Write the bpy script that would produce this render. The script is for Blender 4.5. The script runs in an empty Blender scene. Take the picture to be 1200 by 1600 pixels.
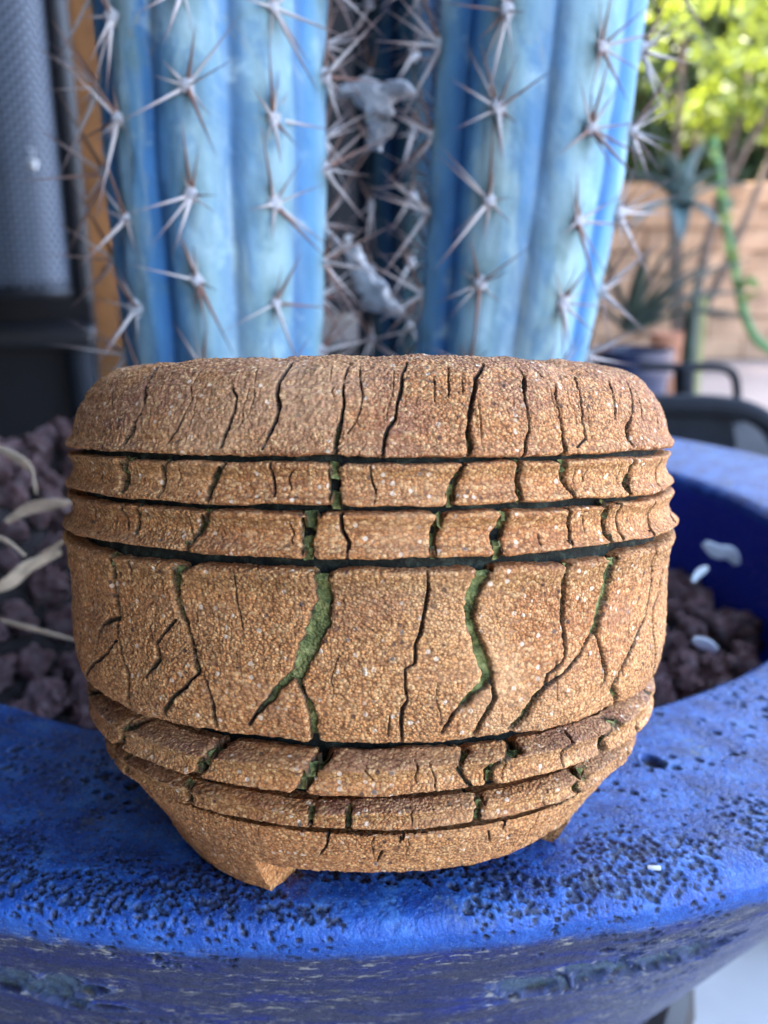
import bpy, bmesh, math, random
import numpy as np
from mathutils import Vector, Matrix, Quaternion, noise as mnoise

S = bpy.context.scene
COL = S.collection
R = math.radians
RM = 0.065                       # the clay pot's radius in metres; many sizes below are multiples of it
CAMZ = 0.62

# ------------------------------------------------------------------ camera
F = 1400.0                       # focal length in pixels of the 1200 x 1600 photograph
PITCH = R(16)
cam = bpy.data.cameras.new('camera')
cam_o = bpy.data.objects.new('camera', cam)
COL.objects.link(cam_o)
cam.sensor_fit = 'VERTICAL'
cam.sensor_height = 36
cam.lens = 36 * F / 1600
cam.clip_start = 0.01
cam.clip_end = 500
cam_o.location = (0, 0, CAMZ)
cam_o.rotation_euler = (R(90) - PITCH, 0, 0)
cam.dof.use_dof = True
cam.dof.focus_distance = 2.36 * RM
cam.dof.aperture_fstop = 16
S.camera = cam_o

# ------------------------------------------------------------------ sky, sun, exposure
SUN_EL = R(48)
SUN_DIR = Vector((-0.80, 0.60, 0)).normalized() * math.cos(SUN_EL) + Vector((0, 0, math.sin(SUN_EL)))
w = bpy.data.worlds.new('World')
S.world = w
w.use_nodes = True
nt = w.node_tree
sky = nt.nodes.new('ShaderNodeTexSky')
sky.sky_type = 'NISHITA'
sky.sun_disc = False
sky.sun_elevation = SUN_EL
sky.sun_rotation = math.atan2(SUN_DIR.x, SUN_DIR.y)
sky.air_density = 0.8
sky.dust_density = 3.5
sky.ozone_density = 0.6
nt.links.new(sky.outputs[0], nt.nodes['Background'].inputs[0])
nt.nodes['Background'].inputs[1].default_value = 0.15
sun = bpy.data.lights.new('sun', 'SUN')
sun.energy = 2.4
sun.angle = R(0.53)
sun.color = (1, 0.93, 0.82)
sun_o = bpy.data.objects.new('sun', sun)
COL.objects.link(sun_o)
sun_o.rotation_euler = SUN_DIR.to_track_quat('Z', 'Y').to_euler()
S.view_settings.view_transform = 'Standard'
S.view_settings.look = 'None'
S.view_settings.exposure = 4.18
S.view_settings.gamma = 1
S.render.engine = 'CYCLES'
S.cycles.max_bounces = 8
S.cycles.use_denoising = True


# ------------------------------------------------------------------ helpers
def at(px, py, Y):
    """world point seen at that spot of the photograph at world depth Y (used once, to measure real places)"""
    a = (px - 600) / F
    b = -(py - 800) / F
    c, s = math.cos(PITCH), math.sin(PITCH)
    d = Vector((a, c + b * s, -s + b * c))
    return Vector((0, 0, CAMZ)) + d * (Y / d.y)


def link(o, parent=None):
    COL.objects.link(o)
    if parent is not None:
        o.parent = parent
    return o


def empty(name, loc, label=None, cat=None, group=None):
    o = link(bpy.data.objects.new(name, None))
    o.location = loc
    o.empty_display_size = 0.02
    tag(o, label, cat, group)
    return o


def tag(o, label=None, cat=None, group=None, kind=None):
    if label: o['label'] = label
    if cat: o['category'] = cat
    if group: o['group'] = group
    if kind: o['kind'] = kind
    return o


def mesh_np(name, verts, faces, mat=None, smooth=True, attrs=None):
    """mesh from numpy verts (n,3) and quads (m,4) or triangles (m,3)"""
    verts = np.asarray(verts, dtype=np.float32)
    faces = np.asarray(faces, dtype=np.int32)
    me = bpy.data.meshes.new(name)
    k = faces.shape[1]
    me.vertices.add(len(verts))
    me.vertices.foreach_set('co', verts.ravel())
    me.loops.add(faces.size)
    me.loops.foreach_set('vertex_index', faces.ravel())
    me.polygons.add(len(faces))
    me.polygons.foreach_set('loop_start', np.arange(0, faces.size, k, dtype=np.int32))
    me.polygons.foreach_set('use_smooth', np.full(len(faces), smooth))
    me.update(calc_edges=True)
    for an, arr in (attrs or {}).items():
        arr = np.asarray(arr, dtype=np.float32)
        if arr.ndim == 1:
            me.attributes.new(an, 'FLOAT', 'POINT').data.foreach_set('value', arr)
        else:
            me.attributes.new(an, 'FLOAT_VECTOR', 'POINT').data.foreach_set('vector', arr.ravel())
    if mat: me.materials.append(mat)
    return me


def grid_faces(nr, nc, closed=True):
    i = np.arange(nr - 1)[:, None]
    j = np.arange(nc if closed else nc - 1)[None, :]
    j2 = (j + 1) % nc
    f = np.stack([i * nc + j, i * nc + j2, (i + 1) * nc + j2, (i + 1) * nc + j], -1)
    return f.reshape(-1, 4)


def _hash(ix, iy, iz, seed):
    h = (ix.astype(np.uint32) * np.uint32(374761393) + iy.astype(np.uint32) * np.uint32(668265263)
         + iz.astype(np.uint32) * np.uint32(2246822519) + np.uint32((seed * 3266489917) & 0xffffffff))
    h ^= h >> np.uint32(15)
    h *= np.uint32(2246822519)
    h ^= h >> np.uint32(13)
    h *= np.uint32(3266489917)
    h ^= h >> np.uint32(16)
    return h.astype(np.float32) / np.float32(4294967295.0)


def vnoise(P, scale, seed=0):
    """smooth value noise in -1..1 at points P (...,3)"""
    q = np.asarray(P, dtype=np.float64) * scale + 1000.0
    i = np.floor(q).astype(np.int64)
    f = (q - i).astype(np.float32)
    f = f * f * (3 - 2 * f)
    out = 0
    for dx in (0, 1):
        wx = f[..., 0] if dx else 1 - f[..., 0]
        for dy in (0, 1):
            wy = f[..., 1] if dy else 1 - f[..., 1]
            for dz in (0, 1):
                wz = f[..., 2] if dz else 1 - f[..., 2]
                out = out + wx * wy * wz * _hash(i[..., 0] + dx, i[..., 1] + dy, i[..., 2] + dz, seed)
    return out * 2 - 1


def sstep(a, b, x):
    t = np.clip((x - a) / (b - a), 0, 1)
    return t * t * (3 - 2 * t)


class MB:
    """collects simple shapes and links them as one mesh object"""

    def __init__(self):
        self.bm = bmesh.new()

    def box(self, c, s, rot=None, bevel=0.0):
        r = bmesh.ops.create_cube(self.bm, size=1)
        M = Matrix.Translation(c) @ (rot.to_4x4() if rot is not None else Matrix()) @ Matrix.Diagonal((s[0], s[1], s[2], 1))
        bmesh.ops.transform(self.bm, matrix=M, verts=r['verts'])
        if bevel:
            es = list({e for v in r['verts'] for e in v.link_edges})
            bmesh.ops.bevel(self.bm, geom=es, offset=bevel, segments=2, affect='EDGES', profile=0.5)
        return self

    def tube(self, pts, rad, n=10, closed=False, flat=1.0):
        pts = [Vector(p) for p in pts]
        rads = rad if isinstance(rad, (list, tuple)) else [rad] * len(pts)
        rings = []
        up = Vector((0, 0, 1))
        for k, p in enumerate(pts):
            a = pts[max(k - 1, 0)]
            b = pts[min(k + 1, len(pts) - 1)]
            t = (b - a).normalized()
            u = t.cross(up)
            if u.length < 0.05: u = t.cross(Vector((0, 1, 0)))
            u.normalize()
            v = u.cross(t)
            ring = [self.bm.verts.new(p + (u * math.cos(2 * math.pi * j / n) + v * flat * math.sin(2 * math.pi * j / n)) * rads[k]) for j in range(n)]
            rings.append(ring)
        for a, b in zip(rings, rings[1:]):
            for j in range(n):
                self.bm.faces.new((a[j], a[(j + 1) % n], b[(j + 1) % n], b[j]))
        self.bm.faces.new(rings[0][::-1])
        self.bm.faces.new(rings[-1])
        return self

    def slab(self, pts, nrm, th):
        """flat polygon with thickness"""
        n = Vector(nrm).normalized() * th
        a = [self.bm.verts.new(Vector(p)) for p in pts]
        b = [self.bm.verts.new(Vector(p) + n) for p in pts]
        self.bm.faces.new(a[::-1])
        self.bm.faces.new(b)
        m = len(pts)
        for j in range(m):
            self.bm.faces.new((a[j], a[(j + 1) % m], b[(j + 1) % m], b[j]))
        return self

    def blade(self, pts, widths, side, th=0.0008, cup=0.15):
        """leaf-like ribbon with a folded middle and thickness"""
        side = Vector(side).normalized()
        pts = [Vector(p) for p in pts]
        rows = []
        for k, p in enumerate(pts):
            t = (pts[min(k + 1, len(pts) - 1)] - pts[max(k - 1, 0)]).normalized()
            s = (side - t * side.dot(t)).normalized()
            n = s.cross(t)
            wd = widths[k]
            rows.append([p - s * wd / 2 + n * wd * cup, p + n * -th * 0, p + s * wd / 2 + n * wd * cup,
                         p + s * wd / 2 + n * (wd * cup - th), p - n * th, p - s * wd / 2 + n * (wd * cup - th)])
        vs = [[self.bm.verts.new(q) for q in r] for r in rows]
        for a, b in zip(vs, vs[1:]):
            for j in range(6):
                self.bm.faces.new((a[j], a[(j + 1) % 6], b[(j + 1) % 6], b[j]))
        self.bm.faces.new(vs[0][::-1])
        self.bm.faces.new(vs[-1])
        return self

    def build(self, name, mat, parent=None, smooth=True, loc=None):
        bmesh.ops.recalc_face_normals(self.bm, faces=self.bm.faces)
        me = bpy.data.meshes.new(name)
        self.bm.to_mesh(me)
        self.bm.free()
        if smooth:
            me.polygons.foreach_set('use_smooth', [True] * len(me.polygons))
            me.set_sharp_from_angle(angle=R(40))
        me.materials.append(mat)
        o = link(bpy.data.objects.new(name, me), parent)
        if loc is not None: o.location = loc
        return o


def curve(pts, n=24):
    """Catmull-Rom through points"""
    P = [Vector(p) for p in pts]
    P = [P[0] * 2 - P[1]] + P + [P[-1] * 2 - P[-2]]
    out = []
    m = len(P) - 3
    for k in range(n + 1):
        u = k / n * m
        i = min(int(u), m - 1)
        t = u - i
        a, b, c, d = P[i:i + 4]
        out.append(0.5 * ((2 * b) + (c - a) * t + (2 * a - 5 * b + 4 * c - d) * t * t + (3 * b - a - 3 * c + d) * t ** 3))
    return out


# ------------------------------------------------------------------ material helper
class Mat:
    def __init__(self, name, rough=0.6, spec=0.5):
        self.m = bpy.data.materials.new(name)
        self.m.use_nodes = True
        self.t = self.m.node_tree
        self.b = self.t.nodes['Principled BSDF']
        self.b.inputs['Roughness'].default_value = rough
        self.b.inputs['Specular IOR Level'].default_value = spec
        self._obj = None

    def n(self, typ, **kw):
        nd = self.t.nodes.new(typ)
        for k, v in kw.items(): setattr(nd, k, v)
        return nd

    def l(self, a, b):
        self.t.links.new(a, b)

    def put(self, sock, v):
        if hasattr(v, 'is_linked') or hasattr(v, 'links'):
            self.l(v, sock)
        elif isinstance(v, (tuple, list)):
            sock.default_value = tuple(v) + ((1,) if len(v) == 3 and sock.type == 'RGBA' else ())
        else:
            sock.default_value = v

    def obj(self):
        if self._obj is None: self._obj = self.n('ShaderNodeTexCoord')
        return self._obj.outputs['Object']

    def gen(self):
        if self._obj is None: self._obj = self.n('ShaderNodeTexCoord')
        return self._obj.outputs['Generated']

    def attr(self, name, vec=False):
        a = self.n('ShaderNodeAttribute', attribute_name=name)
        return a.outputs['Vector' if vec else 'Fac']

    def scale(self, v, s):
        m = self.n('ShaderNodeMapping')
        self.l(v, m.inputs[0])
        m.inputs['Scale'].default_value = s
        return m.outputs[0]

    def noise(self, scale, detail=4, rough=0.55, vec=None, dist=0.0, color=False):
        nd = self.n('ShaderNodeTexNoise')
        nd.inputs['Scale'].default_value = scale
        nd.inputs['Detail'].default_value = detail
        nd.inputs['Roughness'].default_value = rough
        nd.inputs['Distortion'].default_value = dist
        self.l(vec if vec is not None else self.obj(), nd.inputs['Vector'])
        return nd.outputs['Color' if color else 'Fac']

    def voro(self, scale, vec=None, feature='F1', out='Distance', rand=1.0):
        nd = self.n('ShaderNodeTexVoronoi', feature=feature)
        nd.inputs['Scale'].default_value = scale
        nd.inputs['Randomness'].default_value = rand
        self.l(vec if vec is not None else self.obj(), nd.inputs['Vector'])
        return nd.outputs[out]

    def ramp(self, fac, stops, interp='LINEAR'):
        nd = self.n('ShaderNodeValToRGB')
        cr = nd.color_ramp
        cr.interpolation = interp
        while len(cr.elements) < len(stops): cr.elements.new(0.5)
        for e, (p, c) in zip(cr.elements, stops):
            e.position = p
            e.color = (tuple(c) + (1,)) if isinstance(c, (tuple, list)) else (c, c, c, 1)
        self.l(fac, nd.inputs[0])
        return nd.outputs[0]

    def step(self, x, a, b, lo=0.0, hi=1.0):
        nd = self.n('ShaderNodeMapRange', interpolation_type='SMOOTHSTEP')
        self.l(x, nd.inputs[0])
        for k, v in zip((1, 2, 3, 4), (a, b, lo, hi)): nd.inputs[k].default_value = v
        return nd.outputs[0]

    def math(self, op, a, b=0.0, clamp=False):
        nd = self.n('ShaderNodeMath', operation=op, use_clamp=clamp)
        self.put(nd.inputs[0], a)
        self.put(nd.inputs[1], b)
        return nd.outputs[0]

    def mix(self, fac, a, b, mode='MIX'):
        nd = self.n('ShaderNodeMix', data_type='RGBA', blend_type=mode)
        self.put(nd.inputs[0], fac)
        self.put(nd.inputs[6], a)
        self.put(nd.inputs[7], b)
        return nd.outputs[2]

    def color(self, v):
        self.put(self.b.inputs['Base Color'], v)
        return self

    def rough(self, v):
        self.put(self.b.inputs['Roughness'], v)
        return self

    def bump(self, h, strength=0.5, dist=0.001, prev=None):
        nd = self.n('ShaderNodeBump')
        nd.inputs['Strength'].default_value = strength
        nd.inputs['Distance'].default_value = dist
        self.l(h, nd.inputs['Height'])
        if prev is not None: self.l(prev, nd.inputs['Normal'])
        self.l(nd.outputs[0], self.b.inputs['Normal'])
        return nd.outputs[0]


def plain(name, col, rough=0.6, var=0.35, scale=40, bump=0.0, bdist=0.001, spec=0.5):
    m = Mat(name, rough, spec)
    n = m.noise(scale, 5)
    dark = tuple(c * (1 - var) for c in col)
    lite = tuple(min(1, c * (1 + var)) for c in col)
    m.color(m.ramp(n, [(0.3, dark), (0.7, lite)]))
    if bump: m.bump(m.noise(scale * 4, 5), bump, bdist)
    return m.m


# ------------------------------------------------------------------ materials
def clay_material():
    m = Mat('stoneware_clay', 0.82, 0.35)
    o = m.obj()
    big = m.noise(28, 4, vec=o)
    base = m.ramp(big, [(0.30, (0.47, 0.165, 0.046)), (0.5, (0.64, 0.262, 0.078)), (0.70, (0.75, 0.35, 0.118))])
    olive = m.attr('olive')
    base = m.mix(m.math('MULTIPLY', olive, 0.6), base, (0.36, 0.19, 0.05))
    wash_sky_tint = m.attr('wash_sky_tint')
    base = m.mix(m.math('MULTIPLY', wash_sky_tint, m.step(m.noise(60, 5, vec=o), 0.35, 0.7)), base, (0.36, 0.165, 0.11))  # rim wash, plus the sky's purplish light painted on upward ledges
    # wheel lines running round the pot
    lines = m.noise(1, 4, vec=m.scale(o, (45, 45, 1300)), dist=0.4)
    base = m.mix(m.math('MULTIPLY', m.step(lines, 0.48, 0.68, 0, 0.6), m.step(m.noise(24, 3, vec=o), 0.42, 0.6, 0.15, 1)), base, (0.24, 0.095, 0.038))
    # grog: pale grains in a brown paste
    v = m.voro(1750, vec=m.scale(o, (1, 1, 1.2)))
    vc = m.voro(1750, vec=m.scale(o, (1, 1, 1.2)), out='Color')
    sep = m.n('ShaderNodeSeparateColor')
    m.l(vc, sep.inputs[0])
    base = m.mix(m.step(v, 0.36, 0.70, 0, 0.72), base, (0.16, 0.055, 0.020))
    base = m.mix(m.step(sep.outputs[0], 0.55, 0.95, 0, 0.62), base, (0.82, 0.47, 0.195))
    base = m.mix(m.step(sep.outputs[1], 0.6, 0.95, 0, 0.5), base, (0.26, 0.095, 0.034))
    v2 = m.voro(700, vec=o)
    v2c = m.voro(700, vec=o, out='Color')
    sep2 = m.n('ShaderNodeSeparateColor')
    m.l(v2c, sep2.inputs[0])
    grain = m.math('MULTIPLY', m.step(sep2.outputs[0], 0.80, 0.9), m.step(v2, 0.36, 0.22))
    base = m.mix(m.math('MULTIPLY', grain, 0.85), base, (0.82, 0.60, 0.40))
    dark = m.math('MULTIPLY', m.step(sep2.outputs[1], 0.86, 0.95), m.step(v2, 0.4, 0.2))
    base = m.mix(m.math('MULTIPLY', dark, 0.8), base, (0.05, 0.022, 0.018))
    # iron blush and smoother worn patches
    base = m.mix(m.step(m.noise(55, 5, 0.6, vec=m.scale(o, (1, 1, 2.5))), 0.52, 0.70, 0, 0.42), base, (0.30, 0.125, 0.06))
    base = m.mix(m.step(m.noise(21, 4, 0.55, vec=o), 0.55, 0.72, 0, 0.35), base, (0.74, 0.42, 0.20))
    # mineral filling of the cracks
    ck = m.attr('crack')
    fl = m.attr('fill')
    g = m.noise(330, 5, 0.7, vec=o)
    green = m.ramp(g, [(0.3, (0.020, 0.024, 0.009)), (0.42, (0.095, 0.110, 0.032)), (0.54, (0.22, 0.225, 0.066)), (0.70, (0.44, 0.40, 0.15))])
    thin = m.ramp(g, [(0.35, (0.012, 0.008, 0.006)), (0.7, (0.05, 0.035, 0.02))])
    pale = m.mix(m.step(g, 0.4, 0.7, 0, 0.7), thin, (0.30, 0.30, 0.18))
    inner = m.mix(fl, m.mix(m.attr('pale'), thin, pale), green)
    base = m.mix(ck, base, inner)
    base = m.mix(m.math('MULTIPLY', m.attr('line'), 0.80), base, (0.016, 0.010, 0.008))  # edge shading painted dark along the crack borders
    m.color(base)
    h = m.math('SUBTRACT', m.math('MULTIPLY', m.noise(1100, 3, vec=o), 0.8), m.math('MULTIPLY', v, 0.9))
    patch = m.step(m.noise(38, 4, 0.6, vec=m.scale(o, (1, 1, 1.8))), 0.38, 0.62, 0.25, 1.25)
    h = m.math('ADD', m.math('MULTIPLY', h, patch), m.math('MULTIPLY', lines, 0.6))
    m.bump(h, 0.9, 0.00042)
    return m.m


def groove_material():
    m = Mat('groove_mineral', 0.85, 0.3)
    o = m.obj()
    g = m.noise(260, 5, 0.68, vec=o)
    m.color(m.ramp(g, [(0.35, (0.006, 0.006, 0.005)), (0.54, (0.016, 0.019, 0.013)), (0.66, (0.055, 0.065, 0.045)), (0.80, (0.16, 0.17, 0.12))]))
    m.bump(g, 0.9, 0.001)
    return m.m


def glaze_material():
    m = Mat('blue_glaze', 0.33, 0.5)
    u = m.attr('glaze_uv', True)
    sx = m.n('ShaderNodeSeparateXYZ')
    m.l(u, sx.inputs[0])
    v = sx.outputs[1]
    n1 = m.noise(5.5, 6, 0.62, vec=u)
    n2 = m.noise(34, 5, 0.62, vec=u)
    n3 = m.noise(95, 4, 0.6, vec=u)
    lip = m.ramp(n1, [(0.34, (0.004, 0.018, 0.11)), (0.46, (0.010, 0.055, 0.25)), (0.57, (0.022, 0.105, 0.37)), (0.70, (0.065, 0.19, 0.45))])
    lip = m.mix(m.step(n2, 0.46, 0.64, 0, 0.8), lip, (0.006, 0.022, 0.11))
    lip = m.mix(m.step(m.noise(22, 5, 0.65, vec=m.scale(u, (1, 1.4, 1))), 0.54, 0.70, 0, 0.6), lip, (0.09, 0.22, 0.46))
    lip = m.mix(m.step(n3, 0.56, 0.70, 0, 0.6), lip, (0.15, 0.30, 0.52))
    # bare grey-olive patches where the glaze is thin
    bare = m.math('MULTIPLY', m.step(m.noise(3.2, 5, 0.6, vec=m.scale(u, (1, 1.6, 1))), 0.57, 0.70), m.step(n2, 0.38, 0.6))
    lip = m.mix(m.math('MULTIPLY', bare, 0.85), lip, (0.09, 0.12, 0.14))
    us = m.scale(u, (1.0, 5.0, 1.0))
    s1 = m.noise(2.6, 6, 0.6, vec=us, dist=0.6)
    side = m.ramp(s1, [(0.30, (0.008, 0.020, 0.20)), (0.42, (0.022, 0.028, 0.12)), (0.55, (0.036, 0.038, 0.085)), (0.72, (0.060, 0.058, 0.09))])
    s2 = m.noise(15, 6, 0.68, vec=m.scale(u, (1.0, 4.0, 1.0)), dist=0.8)
    zone = m.step(m.noise(2.2, 3, 0.5, vec=m.scale(u, (0.7, 3.2, 1.0))), 0.40, 0.54)
    side = m.mix(m.math('MULTIPLY', m.step(s2, 0.55, 0.62, 0, 0.8), zone), side, (0.46, 0.43, 0.33))
    side = m.mix(m.step(m.noise(60, 4, 0.6, vec=us), 0.62, 0.75, 0, 0.6), side, (0.015, 0.018, 0.05))
    wob = m.math('ADD', v, m.math('MULTIPLY', m.math('SUBTRACT', m.noise(9, 4, vec=u), 0.5), 0.09))
    col = m.mix(m.step(wob, 0.02, 0.10), lip, side)
    # running blue edge where the glaze pools, then the deep blue of the inside wall
    edge = m.math('MULTIPLY', m.step(wob, -0.12, -0.02), m.step(wob, 0.10, 0.03))
    col = m.mix(m.math('MULTIPLY', edge, 0.45), col, (0.03, 0.13, 0.52))
    col = m.mix(m.step(v, -1.15, -1.3), col, (0.008, 0.022, 0.26))
    pit = m.attr('pit')
    col = m.mix(m.math('MULTIPLY', pit, 0.93), col, (0.006, 0.007, 0.012))
    flo = m.attr('floor')
    col = m.mix(m.math('MULTIPLY', flo, m.step(n3, 0.3, 0.6, 0.3, 0.9)), col, (0.07, 0.095, 0.09))
    rim = m.attr('halo')
    col = m.mix(m.math('MULTIPLY', rim, 0.22), col, (0.15, 0.25, 0.50))
    m.color(col)
    m.put(m.b.inputs['Specular IOR Level'], m.step(v, 0.0, 0.12, 0.42, 0.2))
    m.rough(m.step(m.math('ADD', m.math('MULTIPLY', n2, 0.6), m.math('MULTIPLY', n3, 0.4)), 0.3, 0.7, 0.10, 0.34))
    m.bump(m.math('ADD', n2, m.math('MULTIPLY', n3, 0.6)), 0.45, 0.0016)
    return m.m


def cactus_material(name='cactus_skin', k=1.0):
    m = Mat(name, 0.8, 0.15)
    o = m.obj()
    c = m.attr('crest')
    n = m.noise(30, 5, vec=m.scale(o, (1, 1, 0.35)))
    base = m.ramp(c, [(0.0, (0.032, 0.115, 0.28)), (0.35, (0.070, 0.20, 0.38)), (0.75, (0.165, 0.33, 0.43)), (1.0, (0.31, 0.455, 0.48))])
    base = m.mix(m.step(n, 0.35, 0.75, 0, 0.55), base, (0.065, 0.21, 0.42))
    base = m.mix(m.step(m.noise(14, 5, vec=m.scale(o, (1, 1, 0.12))), 0.50, 0.68, 0, 0.6), base, (0.37, 0.45, 0.35))
    base = m.mix(m.step(m.noise(60, 5, 0.65, vec=o), 0.55, 0.72, 0, 0.55), base, (0.42, 0.56, 0.58))
    base = m.mix(m.step(m.noise(38, 5, 0.65, vec=o), 0.58, 0.72, 0, 0.6), base, (0.12, 0.215, 0.20))
    base = m.mix(m.step(m.noise(34, 6, 0.7, vec=m.scale(o, (1, 1, 0.45)), dist=0.8), 0.50, 0.60, 0, 0.5), base, (0.075, 0.19, 0.33))
    base = m.mix(m.step(m.noise(27, 6, 0.7, vec=m.scale(o, (1.3, 1.3, 0.3)), dist=1.0), 0.54, 0.63, 0, 0.5), base, (0.40, 0.50, 0.46))
    base = m.mix(m.math('MULTIPLY', m.attr('spot'), m.step(m.noise(85, 5, 0.7, vec=o), 0.35, 0.6, 0.3, 0.85)), base, (0.10, 0.165, 0.145))
    scar = m.math('MULTIPLY', m.step(m.noise(75, 5, 0.7, vec=m.scale(o, (1, 1, 0.6)), dist=1.2), 0.60, 0.68), m.step(m.noise(18, 3, vec=o), 0.5, 0.62))
    base = m.mix(m.math('MULTIPLY', scar, 0.5), base, (0.34, 0.33, 0.24))
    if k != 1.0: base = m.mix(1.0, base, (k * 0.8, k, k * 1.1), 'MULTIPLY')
    m.color(base)
    m.bump(m.noise(160, 5, vec=o), 0.45, 0.0015)
    return m.m


def spine_material():
    m = Mat('spine', 0.55)
    sep = m.n('ShaderNodeSeparateXYZ')
    m.l(m.obj(), sep.inputs[0])
    info = m.n('ShaderNodeObjectInfo')
    pale = m.ramp(sep.outputs[2], [(0.0, (0.66, 0.60, 0.55)), (0.4, (0.50, 0.42, 0.37)), (0.7, (0.22, 0.15, 0.13)), (1.0, (0.09, 0.06, 0.06))])
    brown = m.ramp(sep.outputs[2], [(0.0, (0.26, 0.12, 0.08)), (0.5, (0.22, 0.13, 0.10)), (1.0, (0.06, 0.04, 0.045))])
    m.color(m.mix(m.step(info.outputs['Random'], 0.62, 0.8), pale, brown))
    return m.m


def lava_material():
    m = Mat('lava_rock', 0.9, 0.2)
    o = m.obj()
    info = m.n('ShaderNodeObjectInfo')
    n = m.noise(1.9, 6, 0.72, vec=o)
    a = m.ramp(n, [(0.30, (0.14, 0.066, 0.072)), (0.46, (0.54, 0.30, 0.29)), (0.66, (0.78, 0.58, 0.56))])
    b = m.ramp(n, [(0.30, (0.13, 0.06, 0.065)), (0.48, (0.50, 0.27, 0.25)), (0.68, (0.72, 0.54, 0.52))])
    m.color(m.mix(info.outputs['Random'], a, b))
    m.bump(m.math('ADD', m.voro(5, vec=o), m.noise(7, 5, 0.7, vec=o)), 1.0, 0.35)
    return m.m


def weave_material():
    m = Mat('grey_mesh_fabric', 0.6, 0.3)
    u = m.attr('cloth_uv', True)
    a = m.n('ShaderNodeTexWave', wave_type='BANDS', bands_direction='DIAGONAL')
    a.inputs['Scale'].default_value = 58
    m.l(u, a.inputs['Vector'])
    b = m.n('ShaderNodeTexWave', wave_type='BANDS', bands_direction='DIAGONAL')
    b.inputs['Scale'].default_value = 58
    m.l(m.scale(u, (-1, 1, 1)), b.inputs['Vector'])
    wv = m.math('MULTIPLY', a.outputs['Fac'], b.outputs['Fac'])
    c = m.mix(m.step(wv, 0.1, 0.6), (0.030, 0.036, 0.048), (0.19, 0.23, 0.29))
    c = m.mix(m.step(m.noise(9, 4), 0.4, 0.7, 0, 0.3), c, (0.10, 0.115, 0.14))
    m.color(c)
    m.bump(wv, 0.7, 0.0008)
    return m.m


def leaf_material(name, c0, c1, trans=0.35):
    m = Mat(name, 0.45)
    info = m.n('ShaderNodeNewGeometry')
    c = m.mix(info.outputs['Random Per Island'], c0, c1)
    m.color(c)
    tr = m.n('ShaderNodeBsdfTranslucent')
    m.l(m.mix(0.5, c, (0.55, 0.62, 0.06)), tr.inputs[0])
    mx = m.n('ShaderNodeMixShader')
    mx.inputs[0].default_value = trans
    m.l(m.b.outputs[0], mx.inputs[1])
    m.l(tr.outputs[0], mx.inputs[2])
    m.l(mx.outputs[0], m.t.nodes['Material Output'].inputs[0])
    return m.m


CLAY = clay_material()
GROOVE = groove_material()
GLAZE = glaze_material()
SKIN = cactus_material()
SKIN_SHADE = cactus_material('shaded_skin', 0.16)  # skin darkened to paint in the shade between the front stems
SPINE = spine_material()
WOOL = plain('areole_wool', (0.52, 0.50, 0.50), 0.9, 0.3, 400, 0.6, 0.0008)
LAVA = lava_material()
WEAVE = weave_material()
CHAR = plain('charcoal_metal', (0.010, 0.012, 0.016), 0.75, 0.25, 60, spec=0.2)
BLACKRUB = plain('black_trim', (0.006, 0.006, 0.008), 0.5, 0.2, 60)
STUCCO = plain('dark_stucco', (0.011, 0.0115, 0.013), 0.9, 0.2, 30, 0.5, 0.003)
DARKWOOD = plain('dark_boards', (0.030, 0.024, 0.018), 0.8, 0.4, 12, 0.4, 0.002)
POSTWOOD = plain('orange_wood', (0.40, 0.17, 0.055), 0.7, 0.4, 25, 0.4, 0.001)
PAVE = plain('concrete', (0.33, 0.315, 0.295), 0.9, 0.15, 6, 0.4, 0.003)
SANDST = plain('sandstone', (0.36, 0.215, 0.125), 0.9, 0.35, 5, 0.5, 0.006)
MORTAR = plain('mortar', (0.34, 0.225, 0.155), 0.95, 0.2, 30, 0.4, 0.004)
STRAW = plain('dry_straw', (0.56, 0.42, 0.27), 0.7, 0.45, 160, 0.3, 0.0006)
PALE = plain('bleached_chip', (0.72, 0.73, 0.72), 0.7, 0.2, 90, 0.3, 0.0006)
FLOWER = plain('withered_petals', (0.62, 0.60, 0.58), 0.85, 0.35, 120, 0.6, 0.001)
STEEL = plain('stand_metal', (0.02, 0.015, 0.012), 0.5, 0.3, 30)
TERRA = plain('terracotta', (0.50, 0.22, 0.12), 0.8, 0.2, 20)
BARK = plain('bark', (0.10, 0.07, 0.05), 0.9, 0.4, 30, 0.6, 0.01)
LEAF_LIME = leaf_material('lime_leaf', (0.018, 0.055, 0.008), (0.11, 0.17, 0.02), 0.38)
LEAF_DARK = leaf_material('dark_leaf', (0.015, 0.035, 0.012), (0.05, 0.08, 0.025), 0.2)
LEAF_TEAL = plain('teal_leaf', (0.065, 0.11, 0.105), 0.6, 0.3, 30)
LEAF_YUCCA = plain('yucca_leaf', (0.018, 0.032, 0.017), 0.5, 0.4, 12)

# ------------------------------------------------------------------ setting: ground, house, wall, hedge
g = MB()
g.box((0, 0, -0.1), (300, 300, 0.2))
tag(g.build('ground', plain('pale_paving', (0.26, 0.20, 0.165), 0.9, 0.15, 2.0, 0.3, 0.004), smooth=False), kind='structure')
# near concrete slab with joints
for ix in range(-2, 4):
    for iy in range(-2, 3):
        sl = MB()
        sl.box((ix * 0.8, 0.5 + iy * 0.8, 0.008), (0.79, 0.79, 0.032), bevel=0.004)
        o = sl.build('paving_slab', PAVE)
        tag(o, kind='structure')

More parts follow.
